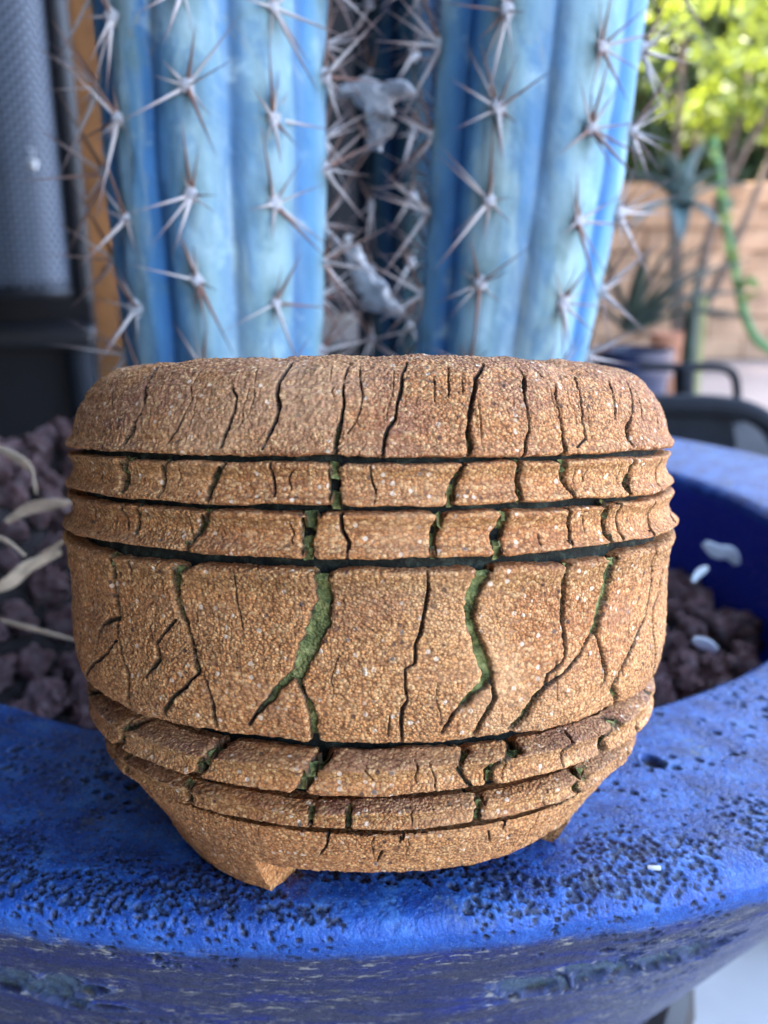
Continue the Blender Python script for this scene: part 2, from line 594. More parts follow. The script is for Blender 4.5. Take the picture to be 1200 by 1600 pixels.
# house: its long side wall stands left and keeps the morning sun off the planter
house = empty('house', (-2.9, 3, 0), 'dark grey rendered house wall with a brown board plinth behind the mesh chair', 'house')
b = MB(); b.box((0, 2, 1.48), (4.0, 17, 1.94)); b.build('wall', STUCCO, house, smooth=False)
b = MB(); b.box((2.75, -7.0, 1.48), (1.49, 3.0, 1.94)); b.build('sky_block_wing', STUCCO, house, smooth=False)  # unseen wing added behind the camera to block frontal sky light
b = MB(); b.box((0.70, 1.0, 2.50), (5.7, 19.6, 0.09)); b.build('sky_block_roof', DARKWOOD, house, smooth=False)  # unseen overhang added above the planter so light comes from the right
for k in range(3):
    for j in range(5):
        b = MB(); b.box((2.0, -5.2 + j * 2.6, 0.085 + k * 0.168), (0.06, 2.59, 0.160), bevel=0.004)
        b.build('board', DARKWOOD, house, smooth=False)

# a short rendered screen wall behind the cactus
scr = empty('screen_wall', (-0.36, 1.95, 0), 'dark grey rendered screen wall with brown board plinth right behind the cactus', 'wall')
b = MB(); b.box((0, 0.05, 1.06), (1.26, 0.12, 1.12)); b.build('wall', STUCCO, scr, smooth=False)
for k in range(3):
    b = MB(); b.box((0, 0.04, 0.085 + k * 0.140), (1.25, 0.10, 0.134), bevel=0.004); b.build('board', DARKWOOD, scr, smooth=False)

# low stone wall far right, every stone its own piece
wall = empty('retaining_wall', (3.0, 5.6, 0), 'low wall of pinkish sandstone blocks at the back of the yard below the sunny shrub', 'wall')
b = MB(); b.box((0, 0.16, 0.5), (6.0, 0.26, 1.0)); b.build('mortar_core', MORTAR, wall, smooth=False)
stone_me = []
rng = random.Random(5)
for k in range(4):
    b = MB(); b.box((0, 0, 0), (0.412, 0.12, 0.122), bevel=0.010)
    for v in b.bm.verts: v.co += Vector((rng.uniform(-1, 1), rng.uniform(-1, 1), rng.uniform(-1, 1))) * 0.006
    o = b.build('stone', SANDST, wall)
    stone_me.append(o.data)
    o.location = (-2.7 + k * 0.42, 0, 0.07)
for row in range(8):
    for j in range(14):
        if row == 0 and j < 4: continue
        o = link(bpy.data.objects.new('stone', stone_me[rng.randrange(4)]), wall)
        o.location = (-2.7 + j * 0.42 + (0.2 if row % 2 else 0), rng.uniform(-0.012, 0.012), 0.07 + row * 0.127)


def leaf_cloud(name, pts, size, mat, parent, rs, kind='stuff'):
    """many single leaves, each a bent diamond of four triangles"""
    V, Fc = [], []
    for p in pts:
        d = Vector((rs.gauss(0, 1), rs.gauss(0, 1), rs.gauss(0, 1))).normalized()
        u = d.orthogonal().normalized()
        u = Quaternion(d, rs.uniform(0, 6.28)) @ u
        q = d.cross(u)
        s = size * rs.uniform(0.6, 1.3)
        k = len(V)
        p = Vector(p)
        V += [p - u * s, p - q * s * 0.45 + d * s * 0.1, p + q * s * 0.45 + d * s * 0.1, p + u * s, p - d * s * 0.08]
        Fc += [(k, k + 1, k + 4), (k, k + 4, k + 2), (k + 1, k + 3, k + 4), (k + 4, k + 3, k + 2)]
    o = link(bpy.data.objects.new(name, mesh_np(name, [tuple(v) for v in V], Fc, mat, smooth=False)), parent)
    if kind: o['kind'] = kind
    return o


def shrub(name, base, blobs, n, size, mat, label, seed, cat='shrub', stems=5, gap=0.28):
    rs = random.Random(seed)
    root = empty(name, base, label, cat)
    b = MB()
    for k in range(stems):
        c, r = blobs[k % len(blobs)]
        c = Vector(c)
        mid = Vector((c.x * 0.4 + rs.uniform(-.1, .1), c.y * 0.4, c.z * 0.5))
        b.tube(curve([(rs.uniform(-.06, .06), rs.uniform(-.06, .06), 0), mid, c], 8), [0.03 - 0.002 * i for i in range(9)], 7)
    b.build('trunk', BARK, root)
    pts = []
    for k in range(n):
        c, r = blobs[rs.randrange(len(blobs))]
        d = Vector((rs.gauss(0, 1), rs.gauss(0, 1), rs.gauss(0, 1))).normalized() * (rs.random() ** 0.45)
        p = Vector(c) + Vector((d.x * r[0], d.y * r[1], d.z * r[2]))
        if mnoise.noise(p * 5.0 + Vector((seed, 0, 0))) > gap: continue
        pts.append(p)
    leaf_cloud('crown', pts, size, mat, root, rs)
    return root


# sunny shrub over the wall, the dark hedge behind it
shrub('shrub', (1.62, 5.0, 0), [((-0.10, 0, 1.72), (0.42, 0.35, 0.30)), ((0.28, 0.05, 1.62), (0.36, 0.35, 0.30)), ((0.62, 0.0, 1.78), (0.40, 0.4, 0.34)),
      ((0.05, 0.1, 1.36), (0.26, 0.3, 0.20)), ((0.50, 0.1, 1.34), (0.22, 0.3, 0.16)), ((0.25, 0.1, 2.15), (0.6, 0.5, 0.35))],
      4600, 0.032, LEAF_LIME, 'sunlit lime green shrub with small leaves above the stone wall at top right', 3, gap=0.04)
shrub('hedge_tree', (1.9, 7.2, 0), [((-0.5, 0, 1.6), (0.9, 0.6, 0.9)), ((0.6, 0.2, 1.7), (0.9, 0.6, 0.9)), ((1.6, 0, 1.6), (0.9, 0.6, 0.9)), ((0.2, 0, 2.6), (1.3, 0.6, 0.8)), ((0.2, 0, 0.9), (1.6, 0.5, 0.6))],
      24000, 0.075, LEAF_DARK, 'dark green dense tree standing in shade behind the sunny shrub', 8, 'tree', 5)
shrub('hedge_tree', (-1.2, 9.5, 0), [((-0.6, 0, 1.8), (1.3, 0.6, 1.2)), ((1.2, 0.2, 1.9), (1.3, 0.6, 1.2)), ((0.4, 0, 3.0), (1.5, 0.6, 0.9)), ((0.3, 0, 0.8), (2.0, 0.5, 0.8))],
      12000, 0.08, LEAF_DARK, 'dark evergreen tree at the far end of the house seen past the cactus', 9, 'tree', 5)

# ------------------------------------------------------------------ blue planter bowl
BC = Vector((-0.23 * RM, 6.5 * RM, CAMZ - 1.83 * RM))       # centre of the rim plane
BIG_PITS = "-13.39,3.611,0.0471 -12.28,3.617,0.0247 -15.15,3.671,0.0250 -14.20,3.659,0.0249 -12.79,3.723,0.0243 -11.87,3.739,0.0320 -11.13,3.658,0.0431 -10.54,3.762,0.0236 -14.57,3.747,0.0164 -14.14,3.798,0.0161 -11.97,3.832,0.0157 -10.83,3.832,0.0208 -13.87,3.671,0.0192 -15.07,3.616,0.0196 -14.34,3.557,0.0169 -12.79,3.534,0.0224 -15.83,3.511,0.0202 -16.19,3.575,0.0143 -14.56,3.490,0.0172 -15.60,3.457,0.0203 20.31,3.661,0.0703 21.08,3.732,0.0308 21.82,3.653,0.0229 19.04,3.660,0.0222 16.67,3.799,0.0212 17.25,3.831,0.0238 17.25,3.885,0.0157 18.91,3.846,0.0161 18.52,3.884,0.0159 15.38,3.774,0.0237 16.71,3.690,0.0217 16.79,3.749,0.0214 22.99,3.719,0.0257 23.27,3.761,0.0199 25.26,3.745,0.0292 25.89,3.754,0.0176 26.52,3.583,0.0273 27.18,3.466,0.0186 28.46,3.557,0.0186 28.05,3.661,0.0244 29.24,3.614,0.0217 22.03,3.766,0.0140 19.50,3.713,0.0194 -20.36,3.552,0.0417 -19.54,3.482,0.0299 -19.34,3.676,0.0347 -14.79,3.968,0.0157 -13.43,4.066,0.0152 -19.74,3.613,0.0264 -7.76,4.095,0.0143 -7.22,4.133,0.0142 -8.28,4.122,0.0119 -9.44,4.071,0.0097 -8.98,4.069,0.0097 "


def smooth_profile(pts, d, passes=2, fine=None):
    P = np.array(pts, float)
    seg = np.hypot(*np.diff(P, axis=0).T)
    s = np.concatenate([[0], np.cumsum(seg)])
    if np.ndim(d) == 0:
        n = max(4, int(round(s[-1] / d)))
        q = np.linspace(0, s[-1], n + 1)
    else:
        q = np.concatenate([np.linspace(a, bb, max(2, int(round((bb - a) / dd)) + 1))[:-1] for a, bb, dd in
                            [(s[i0], s[i1], dd) for i0, i1, dd in d]] + [[s[-1]]])
    out = np.stack([np.interp(q, s, P[:, 0]), np.interp(q, s, P[:, 1])], 1)
    for _ in range(passes):
        out[1:-1] = out[1:-1] * 0.5 + (out[:-2] + out[2:]) * 0.25
    return out


def planter():
    prof = [(0.05, -1.6), (2.0, -1.55), (3.0, -1.25), (3.14, -0.7), (3.19, -0.26), (3.21, -0.14), (3.27, -0.088), (3.38, -0.075),
            (4.04, -0.030), (4.17, -0.008), (4.26, -0.012), (4.32, -0.035), (4.35, -0.078), (4.335, -0.15), (4.27, -0.30), (4.15, -0.50),
            (3.99, -0.80), (3.80, -1.2), (3.30, -2.2), (2.88, -3.0), (2.6, -3.5), (0.05, -3.5)]
    P = smooth_profile(prof, [(0, 4, 0.12), (4, 14, 0.0065), (14, 17, 0.0085), (17, 21, 0.12)], 6)
    seg = np.hypot(*np.diff(P, axis=0).T)
    arc = np.concatenate([[0], np.cumsum(seg)])
    crease = arc[np.argmax(P[:, 0])]
    V0 = arc - crease                                       # 0 at the widest edge, negative on the lip
    T = np.gradient(P, axis=0)
    T /= np.linalg.norm(T, axis=1)[:, None]
    N = np.stack([T[:, 1] * -1, T[:, 0]], 1)                # outward-up normal of the profile
    if N[np.argmin(abs(V0 + 0.6)), 1] < 0: N = -N
    ang = np.concatenate([np.linspace(-46, 46, 1100), np.linspace(46, 314, 170)[1:-1]])
    A = np.radians(ang)
    nr, nc = len(P), len(A)
    SC = 4.2
    U = np.broadcast_to((A * SC)[None, :], (nr, nc))
    VV = np.broadcast_to(V0[:, None], (nr, nc))
    Q = np.stack([U, VV, np.zeros((nr, nc))], -1)
    depth = np.zeros((nr, nc), np.float32)
    pit = np.zeros((nr, nc), np.float32)
    flo = np.zeros((nr, nc), np.float32)
    halo = np.zeros((nr, nc), np.float32)
    rs = np.random.RandomState(11)
    pits = []
    lipmask = (V0 < 0) & (V0 > -1.4)
    lipi = np.where(lipmask)[0]
    for q in BIG_PITS.split():
        a, r, d = map(float, q.split(','))
        v = np.interp(r, P[lipi, 0], V0[lipi])
        pits.append((R(a) * SC, v, d * 0.8, 1.0))

    def scatter(n, vf, rf, scale, thr, asp=1.0, seed=0):
        u = rs.uniform(R(-45) * SC, R(45) * SC, n)
        v = vf(n)
        nz = vnoise(np.stack([u, v, np.full(n, 3.3 + seed)], -1), scale, 40 + seed)
        for a, bb, z in zip(u, v, nz):
            if z > thr: pits.append((a, bb, rf(), asp))

    scatter(5600, lambda n: rs.normal(-0.13, 0.085, n), lambda: 0.004 + 0.009 * rs.random_sample() ** 1.6, 3.7, -0.22, 1.0, 1)
    scatter(2600, lambda n: rs.normal(-0.27, 0.07, n), lambda: rs.uniform(0.005, 0.014), 3.9, 0.08, 1.0, 2)
    scatter(3600, lambda n: rs.uniform(-1.15, -0.35, n), lambda: 0.0045 + 0.015 * rs.random_sample() ** 2.2, 3.9, 0.22, 1.0, 3)
    scatter(700, lambda n: rs.uniform(-1.1, -0.2, n), lambda: rs.uniform(0.004, 0.010), 2.0, -1, 1.0, 4)
    scatter(900, lambda n: rs.normal(0.46, 0.07, n), lambda: rs.uniform(0.018, 0.045), 2.2, 0.0, 2.0, 5)
    scatter(2600, lambda n: rs.uniform(0.06, 1.0, n), lambda: 0.005 + 0.013 * rs.random_sample() ** 2, 2.6, 0.12, 1.8, 6)
    for (u, v, d, asp) in pits:
        i0, i1 = np.searchsorted(V0, [v - 1.8 * d, v + 1.8 * d])
        j0, j1 = np.searchsorted(A[:1100] * SC, [u - 1.8 * d * asp, u + 1.8 * d * asp])
        if i1 <= i0 or j1 <= j0: continue
        du = (U[i0:i1, j0:j1] - u) / (d * asp)
        dv = (VV[i0:i1, j0:j1] - v) / d
        th = np.arctan2(dv, du)
        ph = (u * 37.1 + v * 91.7)
        x = np.sqrt(du * du + dv * dv) * (1 + 0.10 * np.sin(2 * th + ph) + 0.08 * np.sin(3 * th + 2 * ph))
        h = np.where(x < 1, -0.75 * d * (1 - x ** 3), 0.0) + 0.10 * d * np.exp(-((x - 1.12) / 0.16) ** 2)
        sl = np.s_[i0:i1, j0:j1]
        depth[sl] = np.where(h < 0, np.minimum(depth[sl], h), depth[sl] + h * (depth[sl] >= 0))
        pit[sl] = np.maximum(pit[sl], sstep(1.05, 0.72, x))
        if d > 0.02: flo[sl] = np.maximum(flo[sl], sstep(0.75, 0.45, x))
        halo[sl] = np.maximum(halo[sl], np.exp(-((x - 1.15) / 0.18) ** 2) * 0.8)
    depth += 0.010 * vnoise(Q, 1.6, 1) + 0.0035 * vnoise(Q, 7, 2) + 0.0012 * vnoise(Q, 40, 3)
    depth[:, 1100:] *= 0
    edge = sstep(46, 43, np.abs(ang))[None, :]
    depth[:, :1100] *= edge[:, :1100]
    rr = P[:, 0][:, None] + N[:, 0][:, None] * depth
    zz = P[:, 1][:, None] + N[:, 1][:, None] * depth
    X = rr * np.sin(A)[None, :] + 0.22 * np.minimum(0, zz + 0.1) * (V0 > 0)[:, None]
    Y = -rr * np.cos(A)[None, :]
    V = np.stack([X, Y, zz], -1).reshape(-1, 3) * RM
    me = mesh_np('planter_bowl', V, grid_faces(nr, nc), GLAZE, True,
                 {'pit': pit.ravel(), 'floor': flo.ravel(), 'halo': halo.ravel(), 'glaze_uv': Q.reshape(-1, 3)})
    o = link(bpy.data.objects.new('planter_bowl', me))
    o.location = BC
    tag(o, 'large round cobalt blue glazed planter bowl with pitted lip holding cactus and lava rock', 'planter')
    return o


planter()

# stand under the bowl: ring and three legs
st = empty('plant_stand', (BC.x, BC.y, 0), 'dark metal plant stand carrying the blue bowl', 'plant stand')
zb = BC.z - 3.5 * RM
b = MB(); ring = [(0.17 * math.cos(t), 0.17 * math.sin(t), zb - 0.012) for t in np.linspace(0, 2 * math.pi, 33)]
b.tube(ring, 0.011, 8); b.build('ring', STEEL, st)
for ca, sa in ((0.80, 0.60), (-0.60, 0.80), (-0.80, -0.60), (0.60, -0.80)):
    b = MB()
    b.tube(curve([(0.14 * ca, 0.14 * sa, zb - 0.01), (0.20 * ca, 0.20 * sa, zb * 0.55), (0.265 * ca, 0.265 * sa, 0.03)], 8), 0.016, 8)
    b.build('leg', STEEL, st)

# ------------------------------------------------------------------ soil and lava rock in the bowl
BED = -0.92


def bed_z(x, y):
    """gravel level: a shallow mound, heaped high against the left back wall"""
    r = math.hypot(x, y)
    a = math.atan2(x, -y)
    t = min(1, max(0, (-a - 0.75) / 0.55)) * min(1, max(0, (a + 3.3) / 0.4))
    t *= min(1, max(0, (r - 1.3) / 1.4))
    t = t * t * (3 - 2 * t)
    return BED + 0.16 * max(0, 1 - (r / 3.1) ** 2) + 1.22 * t


A = np.linspace(0, 2 * math.pi, 97)[:-1]
RRS = np.linspace(0.02, 3.12, 20)
V = np.array([(r * math.sin(t), -r * math.cos(t), bed_z(r * math.sin(t), -r * math.cos(t)) - 0.12) for r in RRS for t in A])
V = V + np.stack([V[:, 0] * 0, V[:, 0] * 0, 0.04 * vnoise(V, 6, 5)], -1)
soil = link(bpy.data.objects.new('soil', mesh_np('soil', V * RM, grid_faces(len(RRS), len(A)), plain('dark_soil', (0.03, 0.02, 0.018), 0.95, 0.4, 200, 0.8, 0.002))))
soil.location = BC
tag(soil, kind='structure')

bm = bmesh.new()
bmesh.ops.create_icosphere(bm, subdivisions=3, radius=1)
ico3 = np.array([v.co[:] for v in bm.verts]); icf3 = np.array([[v.index for v in f.verts] for f in bm.faces]); bm.free()
rock_me = []
for k in range(9):
    v = ico3.copy()
    off = np.array([k * 7.3, k * 3.1, 0])
    d = 1 + 0.36 * vnoise(v + off, 1.3, k) + 0.24 * vnoise(v + off, 3.1, k + 20) + 0.15 * vnoise(v + off, 6.5, k + 40)
    hole = vnoise(v + off, 5.0, k + 60)
    d = d - 0.22 * sstep(0.3, 0.55, hole)
    v = v * d[:, None] * np.array([1.0, 0.82, 0.72])
    rock_me.append(mesh_np('lava_rock', v, icf3, LAVA))
rs = random.Random(2)
spots = []
tries = 0
while tries < 16000 and len(spots) < 640:
    tries += 1
    r = 3.0 * math.sqrt(rs.random()); a = rs.uniform(0, 2 * math.pi)
    x, y = r * math.sin(a), -r * math.cos(a)
    if all((x - q[0]) ** 2 + (y - q[1]) ** 2 > 0.185 ** 2 for q in spots): spots.append((x, y))


def seen(x, y):
    wx, wy = BC.x + x * RM, BC.y + y * RM
    wz = BC.z + bed_z(x, y) * RM - CAMZ
    c, s = math.cos(PITCH), math.sin(PITCH)
    d = wy * c - wz * s
    px = 600 + F * wx / d
    py = 800 - F * (wy * s + wz * c) / d
    return (-40 < px < 135 or 1020 < px < 1240) and py < 1180


spots.sort(key=lambda q: (not seen(*q), q[1]))
rest_v, rest_f = [], []
bm = bmesh.new(); bmesh.ops.create_icosphere(bm, subdivisions=2, radius=1)
ico2 = np.array([v.co[:] for v in bm.verts]); icf2 = np.array([[v.index for v in f.verts] for f in bm.faces]); bm.free()
for k, (x, y) in enumerate(spots):
    s = rs.uniform(0.095, 0.150)
    z = bed_z(x, y) + rs.uniform(-0.06, 0.05)
    if k < 260:
        o = link(bpy.data.objects.new('lava_rock', rock_me[rs.randrange(9)]))
        o.location = BC + Vector((x, y, z)) * RM
        o.scale = (s * RM,) * 3
        o.rotation_euler = (rs.uniform(0, 6), rs.uniform(0, 6), rs.uniform(0, 6))
        tag(o, 'rough purple brown lava rock in the gravel bed of the blue bowl', 'rock', 'lava rocks filling the blue bowl')
    else:
        v = ico2 * (1 + 0.3 * vnoise(ico2 + k, 1.6, 3))[:, None] * s * np.array([1, 0.85, 0.75])
        rest_f.append(icf2 + len(rest_v) * len(ico2))
        rest_v.append(v + np.array([x, y, z]))
o = link(bpy.data.objects.new('lava_gravel', mesh_np('lava_gravel', np.concatenate(rest_v) * RM, np.concatenate(rest_f), LAVA)))
o.location = BC
tag(o, 'purple brown lava gravel covering the rest of the bowl behind the cactus', 'gravel', kind='stuff')

# ------------------------------------------------------------------ the cracked clay pot
TILT = R(-9.7)
PZ0 = -1.42                                    # foot level in the pot's own profile numbers
prot = Matrix.Rotation(TILT, 3, 'X')
pot = empty('clay_pot', Vector((0, 0, CAMZ)) + prot @ (Vector((-0.044, 3.136, PZ0)) * RM),
            'round unglazed brown clay pot with grooved bands and green cracks on the blue lip', 'flower pot')
pot.rotation_euler = (TILT, 0, 0)
CRACKS = {
 'rim': [
  "-46.1,0.140,0.0127 -41.7,0.109,0.0123 -41.3,0.084,0.0152 -40.3,0.055,0.0180 -39.0,0.029,0.0149 -39.0,0.004,0.0059 -40.3,-0.030,0.0238 -40.5,-0.042,0.0268 -41.5,-0.072,0.0180",
  "-29.2,0.118,0.0047 -29.5,0.097,0.0047 -29.7,0.070,0.0048 -28.4,0.036,0.0046 -28.8,0.004,0.0046 -29.7,-0.040,0.0071 -31.4,-0.073,0.0050",
  "-21.3,0.061,0.0060 -20.0,0.036,0.0058 -20.0,0.004,0.0077 -20.5,-0.028,0.0175 -21.1,-0.059,0.0157 -21.1,-0.084,0.0117",
  "-13.2,0.135,0.0111 -13.2,0.105,0.0144 -13.8,0.077,0.0162 -13.6,0.045,0.0142 -12.9,0.013,0.0140 -13.2,-0.018,0.0140 -14.0,-0.049,0.0123 -14.7,-0.084,0.0088",
  "-2.8,0.124,0.0051 -3.4,0.087,0.0050 -3.5,0.060,0.0066 -3.2,0.019,0.0098 -3.5,-0.018,0.0114 -3.9,-0.042,0.0195 -4.2,-0.068,0.0194 -4.1,-0.101,0.0160",
  "-1.1,0.116,0.0034 -0.9,0.076,0.0050 -0.5,0.039,0.0041 -0.8,0.004,0.0032 -1.7,-0.027,0.0032 -2.6,-0.048,0.0032",
  "6.8,0.126,0.0069 5.7,0.099,0.0101 5.3,0.060,0.0116 4.5,0.019,0.0098 4.2,-0.012,0.0097 3.2,-0.033,0.0113 2.6,-0.064,0.0144 2.3,-0.101,0.0095",
  "4.4,0.107,0.0025 4.0,0.044,0.0025",
  "13.7,0.122,0.0036 12.9,0.083,0.0053 12.3,0.035,0.0034",
  "10.6,0.088,0.0034 10.2,0.029,0.0034",
  "20.4,0.124,0.0078 17.6,0.089,0.0130 16.5,0.051,0.0126 15.5,0.013,0.0141 15.0,-0.023,0.0140 14.7,-0.049,0.0209 14.9,-0.074,0.0209 14.4,-0.105,0.0172",
  "26.5,0.120,0.0043 26.7,0.094,0.0108 25.4,0.062,0.0146 24.9,0.030,0.0103 24.8,-0.012,0.0061 24.6,-0.044,0.0061 23.7,-0.071,0.0100 22.8,-0.105,0.0098",
  "29.7,0.124,0.0046 30.6,0.092,0.0047",
  "32.2,0.070,0.0049 30.9,0.037,0.0071 30.6,-0.007,0.0070 30.8,-0.045,0.0094 30.5,-0.083,0.0186 30.1,-0.104,0.0184",
  "38.7,0.100,0.0088 37.5,0.065,0.0085 36.4,0.026,0.0082 35.5,-0.019,0.0093 35.7,-0.062,0.0081 33.0,-0.084,0.0050",
  "48.4,0.086,0.0094 46.6,0.057,0.0093 45.3,0.022,0.0091 44.0,-0.013,0.0060",
  "55.9,0.090,0.0065 54.1,0.059,0.0097 52.2,0.028,0.0095 49.9,-0.003,0.0063 47.7,-0.038,0.0246 47.3,-0.060,0.0399 46.9,-0.095,0.0153 47.1,-0.111,0.0122",
  "56.8,0.053,0.0065 53.9,-0.003,0.0064 53.7,-0.021,0.0064",
  "-59.5,-0.022,0.0167 -59.6,-0.063,0.0167",
  "-46.8,-0.036,0.0124 -46.6,-0.060,0.0154",
  "15.3,0.092,0.0027 14.5,0.040,0.0026",
  "-5.6,0.112,0.0026 -5.7,0.071,0.0025",
  "-18.5,0.114,0.0029 -17.1,0.040,0.0028 -17.4,0.009,0.0028",
  "-51.7,0.064,0.0064 -48.0,0.010,0.0047",
  "64.1,0.010,0.0068 61.1,-0.046,0.0067",
 ],
 'band1': [
  "-56.8,-0.109,0.0164 -59.1,-0.139,0.0166 -60.3,-0.172,0.0201 -60.1,-0.191,0.0167",
  "-38.6,-0.098,0.0352 -41.2,-0.138,0.0417 -40.8,-0.191,0.0446",
  "-30.3,-0.107,0.0169 -32.1,-0.150,0.0152 -32.0,-0.182,0.0152 -31.9,-0.211,0.0126",
  "-20.4,-0.120,0.0135 -22.5,-0.161,0.0201 -23.1,-0.186,0.0183 -22.9,-0.212,0.0141",
  "-13.3,-0.107,0.0052 -13.4,-0.135,0.0052 -13.1,-0.167,0.0061 -12.7,-0.204,0.0051",
  "-4.0,-0.113,0.0289 -4.6,-0.144,0.0274 -4.4,-0.175,0.0274 -3.8,-0.227,0.0287",
  "0.6,-0.125,0.0032 0.9,-0.165,0.0040 1.4,-0.185,0.0032 1.2,-0.209,0.0032",
  "14.1,-0.118,0.0103 13.0,-0.151,0.0187 12.2,-0.181,0.0185 11.5,-0.228,0.0166",
  "22.3,-0.120,0.0174 22.5,-0.170,0.0176 22.1,-0.230,0.0173",
  "30.2,-0.124,0.0230 30.8,-0.170,0.0187 31.4,-0.198,0.0143 32.0,-0.230,0.0097",
  "47.0,-0.127,0.0153 47.0,-0.171,0.0245 44.7,-0.198,0.0331 45.4,-0.228,0.0151",
  "59.5,-0.134,0.0099 57.6,-0.188,0.0098 57.2,-0.234,0.0097",
  "71.5,-0.137,0.0071 72.1,-0.190,0.0071",
 ],
 'band2': [
  "-60.7,-0.238,0.0168 -71.7,-0.291,0.0179",
  "-49.4,-0.225,0.0094 -50.9,-0.272,0.0126 -51.1,-0.306,0.0095",
  "-39.7,-0.223,0.0074 -41.2,-0.269,0.0074 -39.9,-0.306,0.0059",
  "-36.7,-0.235,0.0145 -37.6,-0.276,0.0146 -38.0,-0.308,0.0146",
  "-23.3,-0.244,0.0183 -24.8,-0.284,0.0190 -25.9,-0.311,0.0172 -26.3,-0.345,0.0195",
  "-6.7,-0.229,0.0324 -8.2,-0.268,0.0362 -8.2,-0.299,0.0362 -8.1,-0.328,0.0294 -7.2,-0.354,0.0210",
  "-3.3,-0.240,0.0080 -3.3,-0.284,0.0080 -2.3,-0.313,0.0079 -2.5,-0.350,0.0079",
  "10.8,-0.227,0.0198 10.0,-0.264,0.0181 9.4,-0.300,0.0180 9.1,-0.343,0.0146",
  "19.9,-0.229,0.0222 19.7,-0.280,0.0260 18.8,-0.305,0.0292 18.4,-0.355,0.0252",
  "30.9,-0.234,0.0117 31.8,-0.297,0.0120 30.6,-0.354,0.0116",
  "25.7,-0.306,0.0041 25.2,-0.345,0.0041",
  "39.4,-0.243,0.0262 39.8,-0.291,0.0264 39.5,-0.317,0.0175 39.3,-0.352,0.0145",
  "42.9,-0.239,0.0089 42.9,-0.322,0.0104 42.0,-0.340,0.0088",
  "54.9,-0.245,0.0096 53.6,-0.305,0.0111 51.0,-0.358,0.0094",
  "75.3,-0.293,0.0073 65.4,-0.333,0.0068",
 ],
 'body': [
  "-43.1,-0.350,0.0240 -44.0,-0.401,0.0272 -44.2,-0.455,0.0303 -43.9,-0.514,0.0242 -43.4,-0.554,0.0151",
  "-43.4,-0.554,0.0121 -47.8,-0.585,0.0124 -50.8,-0.631,0.0095 -52.3,-0.700,0.0096",
  "-43.5,-0.566,0.0091 -43.6,-0.608,0.0091 -42.5,-0.653,0.0075 -41.3,-0.698,0.0149 -41.9,-0.748,0.0209 -42.8,-0.796,0.0211",
  "-43.9,-0.621,0.0091 -49.0,-0.688,0.0094 -63.1,-0.814,0.0119",
  "-59.9,-0.658,0.0100 -62.4,-0.728,0.0102 -67.1,-0.788,0.0105",
  "-38.5,-0.373,0.0117 -38.9,-0.431,0.0088",
  "-25.5,-0.360,0.0277 -28.7,-0.395,0.0323 -29.4,-0.442,0.0282 -28.8,-0.497,0.0232 -27.7,-0.529,0.0180 -26.9,-0.561,0.0132 -26.4,-0.605,0.0153 -25.8,-0.659,0.0172",
  "-25.5,-0.664,0.0086 -28.3,-0.704,0.0114 -30.8,-0.741,0.0122 -33.4,-0.791,0.0158",
  "-24.6,-0.668,0.0042 -23.7,-0.705,0.0082 -23.3,-0.744,0.0122 -23.5,-0.798,0.0144",
  "-29.7,-0.530,0.0095 -32.4,-0.578,0.0102 -33.9,-0.605,0.0134 -33.4,-0.644,0.0184 -36.4,-0.700,0.0087",
  "-35.2,-0.562,0.0056 -34.6,-0.595,0.0055",
  "-18.7,-0.387,0.0037 -18.7,-0.465,0.0037 -18.0,-0.530,0.0028",
  "-5.8,-0.354,0.0448 -6.0,-0.411,0.0419 -5.9,-0.455,0.0420 -6.2,-0.495,0.0519 -7.4,-0.536,0.0523 -8.6,-0.596,0.0528 -9.7,-0.639,0.0400",
  "-9.9,-0.634,0.0267 -11.1,-0.647,0.0236 -12.4,-0.674,0.0205 -14.1,-0.715,0.0157 -16.3,-0.754,0.0108 -17.7,-0.789,0.0074",
  "-9.7,-0.642,0.0233 -9.6,-0.661,0.0166 -8.8,-0.693,0.0116 -8.2,-0.719,0.0181 -7.7,-0.748,0.0197 -7.7,-0.828,0.0233",
  "8.4,-0.371,0.0032 8.4,-0.394,0.0048 8.7,-0.424,0.0081 8.2,-0.483,0.0081 7.7,-0.531,0.0081 7.0,-0.563,0.0081 6.9,-0.611,0.0064 5.5,-0.626,0.0048 5.5,-0.668,0.0064 5.9,-0.701,0.0048 5.1,-0.723,0.0080 5.0,-0.769,0.0080 5.2,-0.817,0.0065",
  "16.9,-0.357,0.0493 16.3,-0.401,0.0455 15.2,-0.440,0.0416 14.7,-0.477,0.0344 15.1,-0.521,0.0243 16.1,-0.565,0.0281 16.9,-0.610,0.0320 17.7,-0.649,0.0359 17.2,-0.671,0.0267",
  "17.2,-0.671,0.0249 16.2,-0.686,0.0211 14.3,-0.716,0.0172 12.7,-0.741,0.0118 11.6,-0.770,0.0084 11.0,-0.793,0.0050",
  "17.8,-0.652,0.0162 18.5,-0.678,0.0091 18.8,-0.712,0.0110 18.0,-0.745,0.0144 16.9,-0.779,0.0160 16.3,-0.813,0.0160",
  "31.0,-0.361,0.0235 30.3,-0.420,0.0162 30.5,-0.472,0.0186 30.3,-0.522,0.0138 30.6,-0.574,0.0116 30.9,-0.620,0.0094 30.3,-0.641,0.0058 27.5,-0.668,0.0086 27.2,-0.696,0.0086",
  "40.5,-0.367,0.0468 40.0,-0.433,0.0380 39.6,-0.473,0.0380 38.4,-0.523,0.0377 37.4,-0.573,0.0312",
  "37.4,-0.573,0.0227 36.0,-0.587,0.0108 33.7,-0.632,0.0101 30.4,-0.675,0.0093 27.2,-0.701,0.0128 25.3,-0.731,0.0185 24.0,-0.782,0.0241 22.5,-0.808,0.0215",
